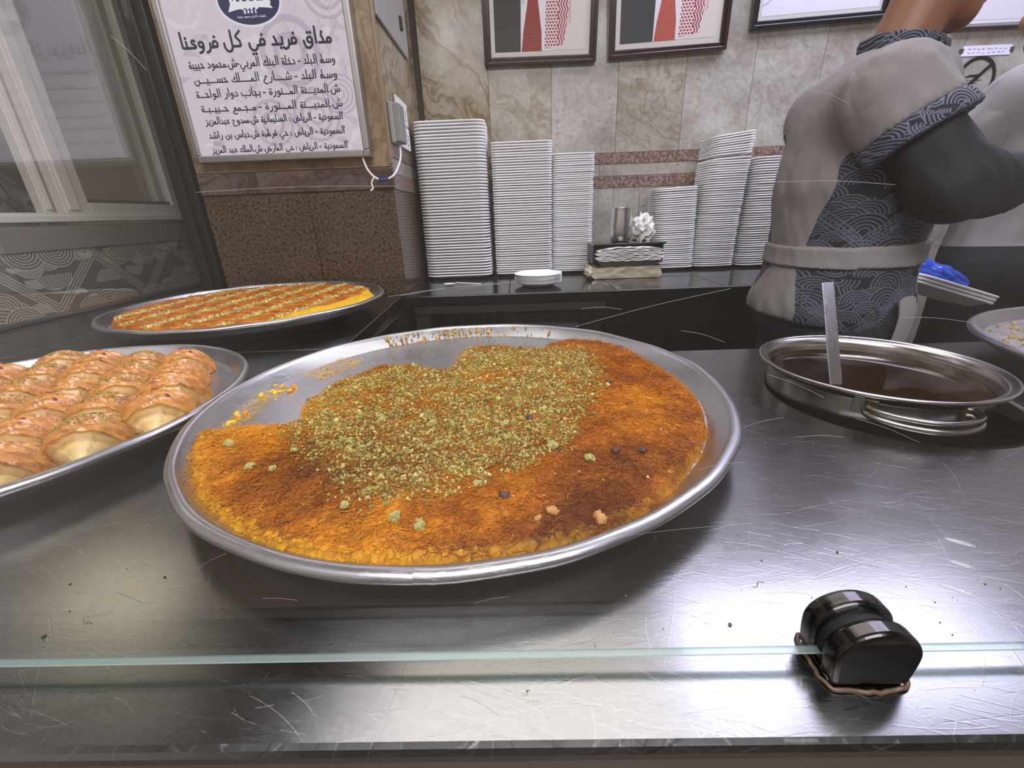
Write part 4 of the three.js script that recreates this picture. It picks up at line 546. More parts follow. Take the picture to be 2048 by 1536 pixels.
// leftovers on the bared tray floor and wall, and pooled syrup
{ const g = thing('kunafa_scraps', 'orange and yellow scraps and syrup drips left on the bared tray', 'scraps', [0, 0, 0]); g.userData.kind = 'stuff'; const fl = BT.rim - BT.h + 0.0044;
  const ang = (r, a0, a1, rad) => { const a = rr(a0, a1, r); return [BT.x + rad * Math.sin(a), BT.z - rad * Math.cos(a)]; };
  strands(170, 71, (r) => { const [x, z] = ang(r, -1.25, -0.9, rr(0.24, 0.297, r)); return [x, fl + rr(0, 0.004, r), z]; }, (x, z, r) => C(0xe2b020).multiplyScalar(rr(0.9, 1.4, r)), [0.008, 0.018], 'yellow_threads', g, strandMat);
  strands(240, 72, (r) => { const [x, z] = ang(r, -1.9, -1.4, rr(0.27, 0.3, r)); return [x, fl + rr(0, 0.006, r), z]; }, (x, z, r) => C(0xd8b23a).multiplyScalar(rr(0.8, 1.3, r)), [0.006, 0.014], 'yellow_threads', g, strandMat);
  crumbs(60, 74, (r) => { const [x, z] = r() < 0.6 ? [-0.349 + rr(-0.02, 0.02, r), -0.567 + rr(-0.03, 0.03, r)] : [-0.36 + rr(-0.008, 0.008, r), -0.478 + rr(-0.02, 0.02, r)]; return [x, fl, z]; }, [0.001, 0.0045], 'yellow_lumps', g, [0xe0a01c, 0xd08414, 0xe8c040].map(C));
  crumbs(420, 73, (r) => { const [x, z] = ang(r, -1.2, 0.45, rr(0.18, 0.295, r)); return [x, fl, z]; }, [0.0004, 0.0013], 'floor_crumbs', g, [0x8f8434, 0x6f6a2b, 0xb98a2a].map(C));
  const ob = new THREE.Object3D(), r = rngFrom(75), dm = new THREE.InstancedMesh(new THREE.SphereGeometry(1, 10, 8), phys({ color: C(0xffffff), roughness: 0.3, clearcoat: 0.5 }), 170), c = new THREE.Color();
  for (let i = 0; i < 170; i++) { const a = r() < 0.6 ? rr(-0.62, 0.05, r) : rr(-0.65, 0.45, r), t = Math.pow(r(), r() < 0.5 ? 0.5 : 2), rad = mix(BT.rf, BT.R - 0.012, t); ob.position.set(BT.x + rad * Math.sin(a), fl + t * 0.015, BT.z - rad * Math.cos(a)); ob.rotation.set(0, -a, 0); ob.rotateX(-1.08); const w = rr(0.0005, 0.0018, r); ob.scale.set(w, w * rr(1.5, 6, r), 0.0004); ob.updateMatrix(); dm.setMatrixAt(i, ob.matrix); c.set(r() < 0.5 ? 0x8a5a10 : 0xb8860f).multiplyScalar(rr(0.6, 1.2, r)); dm.setColorAt(i, c); }
  dm.name = 'wall_drips'; dm.userData.kind = 'stuff'; g.add(dm);
  const sc = [[0.0, 0.0], [1, 1]]; const ringG = new THREE.RingGeometry(0.16, 0.2965, 120, 14, -1.05, 2.05).rotateX(-Math.PI / 2).translate(BT.x, fl + 0.0032, BT.z), p = ringG.attributes.position; for (let i = 0; i < p.count; i++) p.setY(i, p.getY(i) + 0.0006 * n2(p.getX(i) * 70, p.getZ(i) * 70)); ringG.computeVertexNormals();
  const sy = solo('syrup_pool', ringG, phys({ color: C(0xb9791e), transmission: 0.55, thickness: 0, roughness: 0.06, ior: 1.45, name: 'amber_syrup' }), 'amber syrup pooled between the kunafa and tray rim', 'syrup'); }

// ---------- striped kunafa ----------
{ const t = thing('kunafa', 'orange kunafa sliced open at one side with pistachio stripes', 'pastry', [0, 0, 0]); const f = KT.rim - KT.h + 0.0045;
  const cut = (x, z) => -0.475 - x + 0.03 * Math.sin(z * 9) + 0.035 * sstep(-1.1, -1.0, z) * -1 + 0.004 * n2(z * 60, 1), bit = (x, z) => 0.045 - Math.hypot(x + 0.43, (z + 1.27) * 0.6);
  const sd = (x, z) => { const c = 0.303 - Math.hypot(x - KT.x, z - KT.z) + 0.003 * n2(x * 50, z * 50); return Math.max(Math.min(c, cut(x, z)), Math.min(c, bit(x, z))); };
  const h = (x, z, s) => f + 0.017 * sstep(-0.003, 0.005, s) * (x > -0.45 ? 0.55 : 1) + 0.0018 * fbm(x * 30, z * 30, 3) + 0.0007 * n2(x * 200, z * 200);
  const o1 = C(0xba6a16), o2 = C(0xd89524), o3 = C(0x93470e), ye = C(0xe6ba2a), cc = new THREE.Color();
  const col = (x, z, s) => { const k = fbm(x * 26 + 7, z * 26, 4); cc.copy(o1); k > 0 ? cc.lerp(o2, clamp(k * 1.8)) : cc.lerp(o3, clamp(-k * 1.6)); const e = Math.min(s, cut(x, z)); return cc.lerp(ye, sstep(0.014, 0.002, cut(x, z)) * 0.95).lerp(o3, 0.5 * sstep(0.01, 0, s) * (cut(x, z) > 0.02 ? 1 : 0)); };
  part(t, 'slab', slab(KT.x - 0.31, KT.x + 0.31, KT.z - 0.31, KT.z + 0.31, 0.0032, sd, h, col), kMat);
  crumbs(8500, 81, (r) => { for (let i = 0; i < 60; i++) { const k = Math.floor(r() * 6), z = rr(-1.46, -0.87, r), x = -0.53 - k * 0.085 - 0.1 * (z + 1.0) + (r() + r() + r() - 1.5) * 0.017, s = sd(x, z); if (s > 0.004 && x < -0.47 && r() < 0.55 + 0.6 * n2(x * 12, z * 14)) return [x, h(x, z, s), z]; } return [KT.x, f + 0.016, KT.z]; }, [0.0008, 0.0034], 'pistachio_stripes', t, [0xb5a55a, 0xc7b56c, 0x9d9046, 0xd6c888].map(C));
  strands(5000, 82, (r) => { for (let i = 0; i < 40; i++) { const x = rr(KT.x - 0.31, KT.x + 0.31, r), z = rr(KT.z - 0.31, KT.z + 0.31, r), s = sd(x, z); if (s > 0.001) return [x, h(x, z, s) + 0.0003, z]; } return [KT.x, f, KT.z]; }, (x, z, r) => col(x, z, 0.02).clone().multiplyScalar(rr(0.8, 1.4, r)), [0.01, 0.022], 'kunafa_threads', t, strandMat);
  strands(300, 83, (r) => { const a = rr(-1.5, -0.6, r), q = rr(0.3, 0.33, r); return [KT.x + q * Math.sin(a), f + rr(0.004, 0.018, r), KT.z - q * Math.cos(a)]; }, (x, z, r) => C(0xd0841a).multiplyScalar(rr(0.7, 1.2, r)), [0.008, 0.016], 'rim_threads', t, strandMat); }
// ---------- scraps in the nearly empty tray ----------
{ const g = thing('pastry_scraps', 'golden scraps left in the nearly empty tray', 'scraps', [0, 0, 0]); g.userData.kind = 'stuff'; const f = ET.rim - ET.h + 0.0044;
  crumbs(900, 91, (r) => { const a = rr(3.3, 5.4, r), q = rr(0.16, 0.285, r) * (r() < 0.5 ? 1 : rr(0.9, 1.0, r)); return [ET.x + q * Math.cos(a), f, ET.z + q * Math.sin(a)]; }, [0.0005, 0.0028], 'crumbs', g, [0xa8802c, 0x8f5f1e, 0xb89a50, 0x87763a].map(C));
  strands(500, 92, (r) => { const a = rr(3.3, 5.2, r), q = rr(0.19, 0.285, r); return [ET.x + q * Math.cos(a), f + 0.001, ET.z + q * Math.sin(a)]; }, (x, z, r) => C(0xc89a2a).multiplyScalar(rr(0.7, 1.2, r)), [0.008, 0.018], 'threads', g, strandMat); }

// ---------- folded pastries ----------
function pastryGeo(seed) {
  const W = 0.036, H = 0.036, L = 0.105, nt = 110, na = 30, pos = [], col = [], idx = [], g1 = C(0xba7529), g2 = C(0x7a3a0a), g3 = C(0xcc9342), cr = C(0xecc768), cm = C(0xf2e0a8), c = new THREE.Color(), r = rngFrom(seed);
  const ph = r() * 6;
  for (let i = 0; i <= nt; i++) { const t = i / nt, rad = mix(0.62, 1.02, sstep(0, 0.7, t)) * (1 - 0.1 * sstep(0.85, 1, t)), q = t * 12 + ph;
    for (let j = 0; j <= na; j++) { const a = j / na * Math.PI, w = q + 0.9 * Math.cos(a) * 0.7 + 0.5 * n2(Math.cos(a) * 1.5 + seed, t * 3), fr = w - Math.floor(w), lay = Math.pow(fr, 2.2), k = rad * (1 + 0.1 * lay - 0.04) + 0.02 * n2(t * 7 + seed, a * 2.5);
      pos.push(W * k * Math.cos(a) * (1 - 0.06 * t), H * k * Math.sin(a) * (0.55 + 0.45 * sstep(0.05, 0.6, t)), L * (t - 0.5) + 0.012 * (1 - Math.sin(a)) * -t);
      c.copy(g1).lerp(g3, clamp(0.5 + 0.7 * n2(t * 6 + seed * 3, a * 3))).lerp(g2, 0.7 * sstep(0.25, 0.75, n2(t * 34 + seed * 5, a * 1.4 + t * 6))); col.push(c.r, c.g, c.b); } }
  const N = na + 1; for (let i = 0; i < nt; i++) for (let j = 0; j < na; j++) { const a = i * N + j; idx.push(a, a + N, a + 1, a + 1, a + N, a + N + 1); }
  let base = nt * N; const b0 = base; let prev = b0;   // layered open end
  for (let k = 1; k <= 8; k++) { const s = 1 - k / 9, st = pos.length / 3; for (let j = 0; j <= na; j++) { const o = (b0 + j) * 3; pos.push(pos[o] * s, pos[o + 1] * s, pos[o + 2] - 0.004 * (k & 1) + 0.002 * k); c.copy(k & 1 ? cr : g3).lerp(cm, k / 9).lerp(g2, k < 3 ? 0.4 : 0); col.push(c.r, c.g, c.b); } for (let j = 0; j < na; j++) idx.push(prev + j, st + j, prev + j + 1, prev + j + 1, st + j, st + j + 1); prev = st; }
  const g = new THREE.BufferGeometry(); g.setAttribute('position', new THREE.Float32BufferAttribute(pos, 3)); g.setAttribute('color', new THREE.Float32BufferAttribute(col, 3)); g.setIndex(idx); g.computeVertexNormals(); return g;
}
{ const glaze = phys({ vertexColors: true, roughness: 0.45, clearcoat: 0.4, clearcoatRoughness: 0.15, side: THREE.DoubleSide, name: 'glazed_pastry' }), petal = phys({ color: C(0xa32414), roughness: 0.25, clearcoat: 0.6 }), protos = { green: [], red: [] };
  const dust = (seed) => { const r = rngFrom(seed), gs = []; for (let i = 0; i < 340; i++) { const t = rr(0.25, 0.9, r), a = Math.PI / 2 + (r() + r() - 1) * 1.15, k = rr(0.0006, 0.0014, r), g = new THREE.TetrahedronGeometry(k).deleteAttribute('uv'); g.rotateX(r() * 6).rotateY(r() * 6); const rad = mix(0.62, 1.02, sstep(0, 0.7, t)) * 1.035; g.translate(0.036 * rad * Math.cos(a), 0.036 * rad * Math.sin(a) * (0.55 + 0.45 * sstep(0.05, 0.6, t)), 0.105 * (t - 0.5)); const c = crumbCols[Math.floor(r() * 5)], n = g.attributes.position.count, ca = new Float32Array(n * 3); for (let q = 0; q < n; q++) { ca[q * 3] = c.r * 0.9; ca[q * 3 + 1] = c.g * 0.9; ca[q * 3 + 2] = c.b * 0.8; } g.setAttribute('color', new THREE.BufferAttribute(ca, 3)); gs.push(g); } return mergeGeometries(gs); };
  const dustMat = std({ vertexColors: true, roughness: 0.8 });
  const make = (kind, s) => { const t = thing('folded_pastry', kind === 'green' ? 'glazed folded pastry dusted with ground green pistachio' : 'glazed folded pastry dotted with red petals', 'pastry', [0, 0, 0], kind === 'green' ? 'pistachio dusted pastries in the tray' : 'petal dotted pastries in the tray'); const crust = part(t, 'crust', pastryGeo(s), glaze);
    if (kind === 'green') part(crust, 'pistachio_dust', dust(s * 9), dustMat).userData.kind = 'stuff'; else for (let i = 0; i < 2; i++) { const r = rngFrom(s * 31 + i), g = new THREE.SphereGeometry(1, 10, 6); g.scale(0.0055, 0.0011, 0.0018); part(crust, 'red_petal', g, petal, [rr(-0.012, 0.012, r), 0.0365, rr(-0.01, 0.035, r)], [0, r() * 3, 0]); } shade(t); return t; };
  const dir = [0.5, 0.866], per = [0.866, -0.5], y = PT.rim - PT.h + 0.0045; let cnt = { green: 0, red: 0 }; const r = rngFrom(19);
  for (let c = -4; c <= 4; c++) for (let k = -4; k <= 4; k++) {
    const kind = (c & 1) ? 'red' : 'green', a = c * 0.061 + 0.018, b = (k + (c & 1 ? 0.5 : 0)) * 0.074 + 0.015, x = PT.x + per[0] * a + dir[0] * b, z = PT.z + per[1] * a + dir[1] * b, d = Math.hypot(x - PT.x, z - PT.z);
    if (d > 0.24 || x < -1.0) continue; if (x > -0.5 && x < -0.46 && z > -0.4) continue;
    const n = cnt[kind]++; let t; if (n < 3) t = protos[kind][n] = make(kind, (kind === 'red' ? 10 : 20) + n); else t = dup(protos[kind][n % 3], [0, 0, 0]);
    t.position.set(x, y, z); t.rotation.set(-0.05, Math.PI / 6 + rr(-0.12, 0.12, r), 0); const q = rr(1.0, 1.1, r); t.scale.set(q * 1.06, q * 1.06, q);
  }
}
// ---------- syrup pot with ladle ----------
{ const t = thing('syrup_pot', 'round steel pot sunk into the counter, full of brown syrup', 'pot', [0.483, 0.83, -0.555]);
  const st = std({ color: C(0xaaa69f), metalness: 1, roughness: 0.24, name: 'pot_steel' });
  const sh = lathe([[0, 0], [0.116, 0], [0.12, 0.004], [0.1215, 0.098], [0.124, 0.104], [0.1335, 0.1085], [0.1365, 0.1105], [0.1372, 0.1135], [0.135, 0.115], [0.1325, 0.113], [0.129, 0.1095], [0.127, 0.111], [0.1245, 0.1095], [0.1195, 0.1], [0.118, 0.006], [0, 0.004]], 96);
  part(t, 'body', sh, st);
  part(t, 'syrup', new THREE.CylinderGeometry(0.1188, 0.118, 0.09, 64).translate(0, 0.05, 0), phys({ color: C(0x22150b), roughness: 0.05, ior: 1.42, name: 'dark_syrup' })).userData.label = 'dark brown glossy syrup';
  const hb = tube([[-0.078, 0.093, 0.095], [-0.083, 0.09, 0.108], [-0.066, 0.087, 0.131], [-0.037, 0.086, 0.147], [-0.005, 0.086, 0.147], [0.018, 0.088, 0.137], [0.021, 0.092, 0.12]], 0.0042, 60, 10), hd = part(t, 'handle', hb, st);
  part(hd, 'upper_bar', tube([[-0.078, 0.1, 0.095], [-0.083, 0.098, 0.107], [-0.066, 0.096, 0.13], [-0.037, 0.095, 0.1455], [-0.005, 0.095, 0.1455], [0.018, 0.096, 0.136], [0.021, 0.099, 0.12]], 0.003, 60, 10), st);
  part(hd, 'handle_bracket', rbox(-0.012, 0.012, 0.085, 0.104, -0.002, 0.003, 0.001), st, [-0.0775, 0, 0.0945], [0, -0.69, 0]); part(hd, 'handle_bracket', rbox(-0.012, 0.012, 0.085, 0.104, -0.002, 0.003, 0.001), st, [0.02, 0, 0.1215], [0, 0.16, 0]); shade(t);
  const l = thing('ladle', 'flat steel ladle handle standing in the syrup pot', 'ladle', [0.418, 0.92, -0.525]); l.rotation.set(-0.44, 0, 0.01);
  part(l, 'handle', boxUV(rbox(-0.008, 0.008, -0.03, 0.142, -0.001, 0.001, 0.0008)), std({ color: C(0xc3c2c4), metalness: 1, roughness: 0.6, roughnessMap: alumT }));
  part(l, 'bowl', new THREE.SphereGeometry(0.022, 24, 12, 0, 6.2832, Math.PI / 2, Math.PI / 2).translate(0, -0.028, -0.022), M.steelPlain); shade(l); }
// ---------- crumbs, threads and drops on the worktop ----------
{ const g = thing('counter_crumbs', 'loose pistachio bits and pastry flakes scattered on the steel worktop', 'crumbs', [0, 0, 0]); g.userData.kind = 'stuff';
  const pts = [[-0.304, -0.3195], [-0.2741, -0.2772], [-0.2773, -0.2457], [-0.3337, -0.2331], [-0.3234, -0.217], [-0.3016, -0.2075], [-0.1968, -0.2212], [-0.2013, -0.2184], [-0.1969, -0.1868], [-0.1959, -0.16], [-0.0015, -0.158], [0.1636, -0.2285], [0.2279, -0.2443], [0.2389, -0.2565], [0.3763, -0.3722], [0.3177, -0.2247], [0.2859, -0.2143], [0.261, -0.196], [0.2607, -0.1874], [-0.1129, -0.1877], [0.0412, -0.1848], [0.2977, -0.4517], [-0.1521, -0.2063], [0.189, -0.2106], [0.1297, -0.1969], [0.106, -0.277], [0.2423, -0.155], [0.2711, -0.2107]];
  let i = 0; crumbs(90, 95, (r) => (i < pts.length ? [pts[i][0], 0.9, pts[i++][1]] : [rr(-0.35, 0.45, r), 0.9, rr(-0.28, -0.185, r)]), [0.0003, 0.0013], 'bits', g, [0x5f6a2c, 0x3a3a20, 0x7d8a3d, 0x2a2620].map(C));
  let j = 0; const tp = [[0.2279, -0.2443], [0.2389, -0.2565], [0.2977, -0.4517], [0.285, -0.456], [-0.0015, -0.157], [0.106, -0.277], [0.1636, -0.2285], [-0.33, -0.233], [-0.301, -0.2075]]; strands(9, 96, () => [tp[j][0], 0.9004, tp[j++][1]], (x, z, r) => C(0x6f7434).multiplyScalar(rr(0.7, 1.3, r)), [0.006, 0.013], 'threads', g, strandMat);
  const drop = phys({ color: C(0xffffff), transmission: 0.8, thickness: 0, roughness: 0.03, ior: 1.35 });
  for (const [x, z, a, b] of [[0.3381, -0.2642, 0.009, 0.0035], [0.3188, -0.2419, 0.007, 0.003], [0.2917, -0.2224, 0.006, 0.002], [0.2977, -0.2181, 0.005, 0.003]]) { const s = solo('syrup_drop', new THREE.SphereGeometry(1, 24, 10, 0, 6.2832, 0, Math.PI / 2).scale(a, 0.0008, b), drop, 'clear flat syrup drop on the worktop near the clamp', 'drop', 'syrup drops near the clamp', [x, 0.9002, z]); s.rotation.y = -0.6; } }

// ---------- people ----------
const smin = (a, b, k) => { const h = clamp(0.5 + 0.5 * (b - a) / k); return mix(b, a, h) - k * h * (1 - h); };
const ell = (p, c, r) => { const x = (p[0] - c[0]) / r[0], y = (p[1] - c[1]) / r[1], z = (p[2] - c[2]) / r[2], k0 = Math.hypot(x, y, z), k1 = Math.hypot(x / r[0], y / r[1], z / r[2]); return k1 < 1e-9 ? -Math.min(...r) : k0 * (k0 - 1) / k1; };
const cap = (p, a, b, ra, rb) => { const bx = b[0] - a[0], by = b[1] - a[1], bz = b[2] - a[2], px = p[0] - a[0], py = p[1] - a[1], pz = p[2] - a[2], t = clamp((px * bx + py * by + pz * bz) / (bx * bx + by * by + bz * bz)); return Math.hypot(px - bx * t, py - by * t, pz - bz * t) - mix(ra, rb, t); };
function nets(f, lo, hi, h) {   // naive surface nets
  const n = [0, 1, 2].map((i) => Math.ceil((hi[i] - lo[i]) / h) + 1), [nx, ny, nz] = n, v = new Float32Array(nx * ny * nz), I = (i, j, k) => (k * ny + j) * nx + i, p = [0, 0, 0];
  const B = 5, far = h * B * 1.25 + 0.012;   // blocks far from the surface are filled with one value
  for (let k0 = 0; k0 < nz; k0 += B) for (let j0 = 0; j0 < ny; j0 += B) for (let i0 = 0; i0 < nx; i0 += B) {
    p[0] = lo[0] + (i0 + B / 2) * h; p[1] = lo[1] + (j0 + B / 2) * h; p[2] = lo[2] + (k0 + B / 2) * h; const d = f(p), skip = Math.abs(d) > far;
    for (let k = k0; k < Math.min(nz, k0 + B); k++) for (let j = j0; j < Math.min(ny, j0 + B); j++) for (let i = i0; i < Math.min(nx, i0 + B); i++) { if (skip) { v[I(i, j, k)] = d; continue; } p[0] = lo[0] + i * h; p[1] = lo[1] + j * h; p[2] = lo[2] + k * h; v[I(i, j, k)] = f(p); }
  }
  const id = new Int32Array(v.length).fill(-1), pos = [], idx = [];
  for (let k = 0; k < nz - 1; k++) for (let j = 0; j < ny - 1; j++) for (let i = 0; i < nx - 1; i++) {
    let c = 0, x = 0, y = 0, z = 0; const o = [v[I(i, j, k)], v[I(i + 1, j, k)], v[I(i, j + 1, k)], v[I(i + 1, j + 1, k)], v[I(i, j, k + 1)], v[I(i + 1, j, k + 1)], v[I(i, j + 1, k + 1)], v[I(i + 1, j + 1, k + 1)]];
    let neg = 0; for (const q of o) if (q < 0) neg++; if (!neg || neg === 8) continue;
    for (let a = 0; a < 8; a++) for (const bit of [1, 2, 4]) { if (a & bit) continue; const b = a | bit; if ((o[a] < 0) === (o[b] < 0)) continue; const t = o[a] / (o[a] - o[b]); x += (a & 1) + (bit === 1 ? t : 0); y += ((a >> 1) & 1) + (bit === 2 ? t : 0); z += ((a >> 2) & 1) + (bit === 4 ? t : 0); c++; }
    id[I(i, j, k)] = pos.length / 3; pos.push(lo[0] + (i + x / c) * h, lo[1] + (j + y / c) * h, lo[2] + (k + z / c) * h);
  }
  const quad = (a, b, c, d, flip) => { if (a < 0 || b < 0 || c < 0 || d < 0) return; flip ? idx.push(a, c, b, b, c, d) : idx.push(a, b, c, b, d, c); };
  for (let k = 1; k < nz - 1; k++) for (let j = 1; j < ny - 1; j++) for (let i = 1; i < nx - 1; i++) {
    const s = v[I(i, j, k)] < 0;
    if (s !== v[I(i + 1, j, k)] < 0) quad(id[I(i, j - 1, k - 1)], id[I(i, j, k - 1)], id[I(i, j - 1, k)], id[I(i, j, k)], !s);
    if (s !== v[I(i, j + 1, k)] < 0) quad(id[I(i - 1, j, k - 1)], id[I(i, j, k - 1)], id[I(i - 1, j, k)], id[I(i, j, k)], s);
    if (s !== v[I(i, j, k + 1)] < 0) quad(id[I(i - 1, j - 1, k)], id[I(i, j - 1, k)], id[I(i - 1, j, k)], id[I(i, j, k)], !s);
  }
  const g = new THREE.BufferGeometry(); g.setAttribute('position', new THREE.Float32BufferAttribute(pos, 3)); g.setIndex(idx); g.computeVertexNormals(); return g;
}
const V = (a, b, t) => [mix(a[0], b[0], t), mix(a[1], b[1], t), mix(a[2], b[2], t)], sub = (a, b) => [a[0] - b[0], a[1] - b[1], a[2] - b[2]], nrm = (a) => { const l = Math.hypot(...a); return a.map((x) => x / l); }, dot = (a, b) => a[0] * b[0] + a[1] * b[1] + a[2] * b[2], crs = (a, b) => [a[1] * b[2] - a[2] * b[1], a[2] * b[0] - a[0] * b[2], a[0] * b[1] - a[1] * b[0]];
// a hand as capsules: wrist, direction of the fingers, palm normal (towards what is held), thumb side +1/-1, curl
function handCaps(w, d, nm, side, curl) {
  d = nrm(d); const s = nrm(crs(d, nm)).map((x) => x * side), n = nrm(crs(s, d)).map((x) => x * side), at = (o, a, b, c) => [0, 1, 2].map((i) => o[i] + d[i] * a + s[i] * b + n[i] * c), L = [];
  L.push([at(w, -0.02, 0, 0), at(w, 0.03, 0, 0), 0.026, 0.028]);
  const knu = [[0.088, 0.032], [0.094, 0.011], [0.09, -0.01], [0.08, -0.03]], len = [0.07, 0.078, 0.072, 0.055];
  knu.forEach(([a, b], i) => { L.push([at(w, 0.02, b * 0.7, 0), at(w, a, b, 0), 0.015, 0.0115]); let o = at(w, a, b, 0), ang = 0.15; for (let k = 0; k < 3; k++) { const l = len[i] * [0.45, 0.32, 0.23][k]; ang += curl * [0.5, 1, 0.7][k]; const e = [0, 1, 2].map((q) => o[q] + l * (d[q] * Math.cos(ang) + n[q] * Math.sin(ang)) + s[q] * (b * 0.06)); L.push([o, e, 0.0098 - k * 0.0009, 0.0092 - k * 0.0009]); o = e; } });
  const t0 = at(w, 0.025, 0.025, 0.004), t1 = at(w, 0.055, 0.047, 0.012), t2 = at(w, 0.082, 0.055, 0.02 + curl * 0.01), t3 = at(w, 0.1, 0.053, 0.028 + curl * 0.014); L.push([t0, t1, 0.016, 0.0125], [t1, t2, 0.0122, 0.0105], [t2, t3, 0.0105, 0.009]);
  return L;
}
const capsSDF = (L, k, off = 0) => (p) => { let d = 1e3; for (const [a, b, ra, rb] of L) d = smin(d, cap(p, a, b, ra + off, rb + off), k); return d; };
const boundsOf = (L, m) => { const lo = [9, 9, 9], hi = [-9, -9, -9]; for (const [a, b, ra, rb] of L) for (const p of [a, b]) for (let i = 0; i < 3; i++) { lo[i] = Math.min(lo[i], p[i] - Math.max(ra, rb) - m); hi[i] = Math.max(hi[i], p[i] + Math.max(ra, rb) + m); } return [lo, hi]; };
const planarUV = (g, x0, x1, y0, y1) => { const p = g.attributes.position, uv = new Float32Array(p.count * 2); for (let i = 0; i < p.count; i++) { uv[2 * i] = (p.getX(i) - x0) / (x1 - x0); uv[2 * i + 1] = (p.getY(i) - y0) / (y1 - y0); } g.setAttribute('uv', new THREE.BufferAttribute(uv, 2)); return g; };
const fold = (p, a, d = 0) => d > 0.03 || d < -0.03 ? 0 : a * (n3(p[0] * 9 + p[1] * 3, p[1] * 5, p[2] * 9) + 0.5 * n3(p[0] * 22 + p[1] * 9, p[1] * 8, p[2] * 22) + 0.3 * n3(p[0] * 40, p[1] * 18 + p[0] * 22, p[2] * 40));
const PX = [-0.42, 0.42], PY = [0.7, 1.6];   // patch of shirt cloth that one print covers, metres
const shirtPrint = (panels, base, plainDark) => canvasTex(1344, 1440, (g, w, h) => {
  g.fillStyle = base; g.fillRect(0, 0, w, h); const r = rngFrom(8); for (let i = 0; i < 9000; i++) { g.fillStyle = `rgba(${r() < 0.5 ? '20,20,20' : '230,225,220'},.035)`; g.fillRect(r() * w, r() * h, rr(2, 30, r), 1.5); }
  const c = document.createElement('canvas'); c.width = w; c.height = h; scalePattern(plainDark ?? '#1a1b21', plainDark ?? '#565967', 4.5, 48, 17)(c.getContext('2d'), w, h);
  const X = (x) => (x - PX[0]) / (PX[1] - PX[0]) * w, Y = (y) => (1 - (y - PY[0]) / (PY[1] - PY[0])) * h;
  for (const pl of panels) { g.save(); g.beginPath(); pl.forEach(([x, y], i) => (i ? g.lineTo(X(x), Y(y)) : g.moveTo(X(x), Y(y)))); g.closePath(); g.clip(); g.drawImage(c, 0, 0); g.restore(); }
});
const cuffT = canvasTex(512, 512, scalePattern('#1c1f29', '#6a6d80', 8, 80, 23));
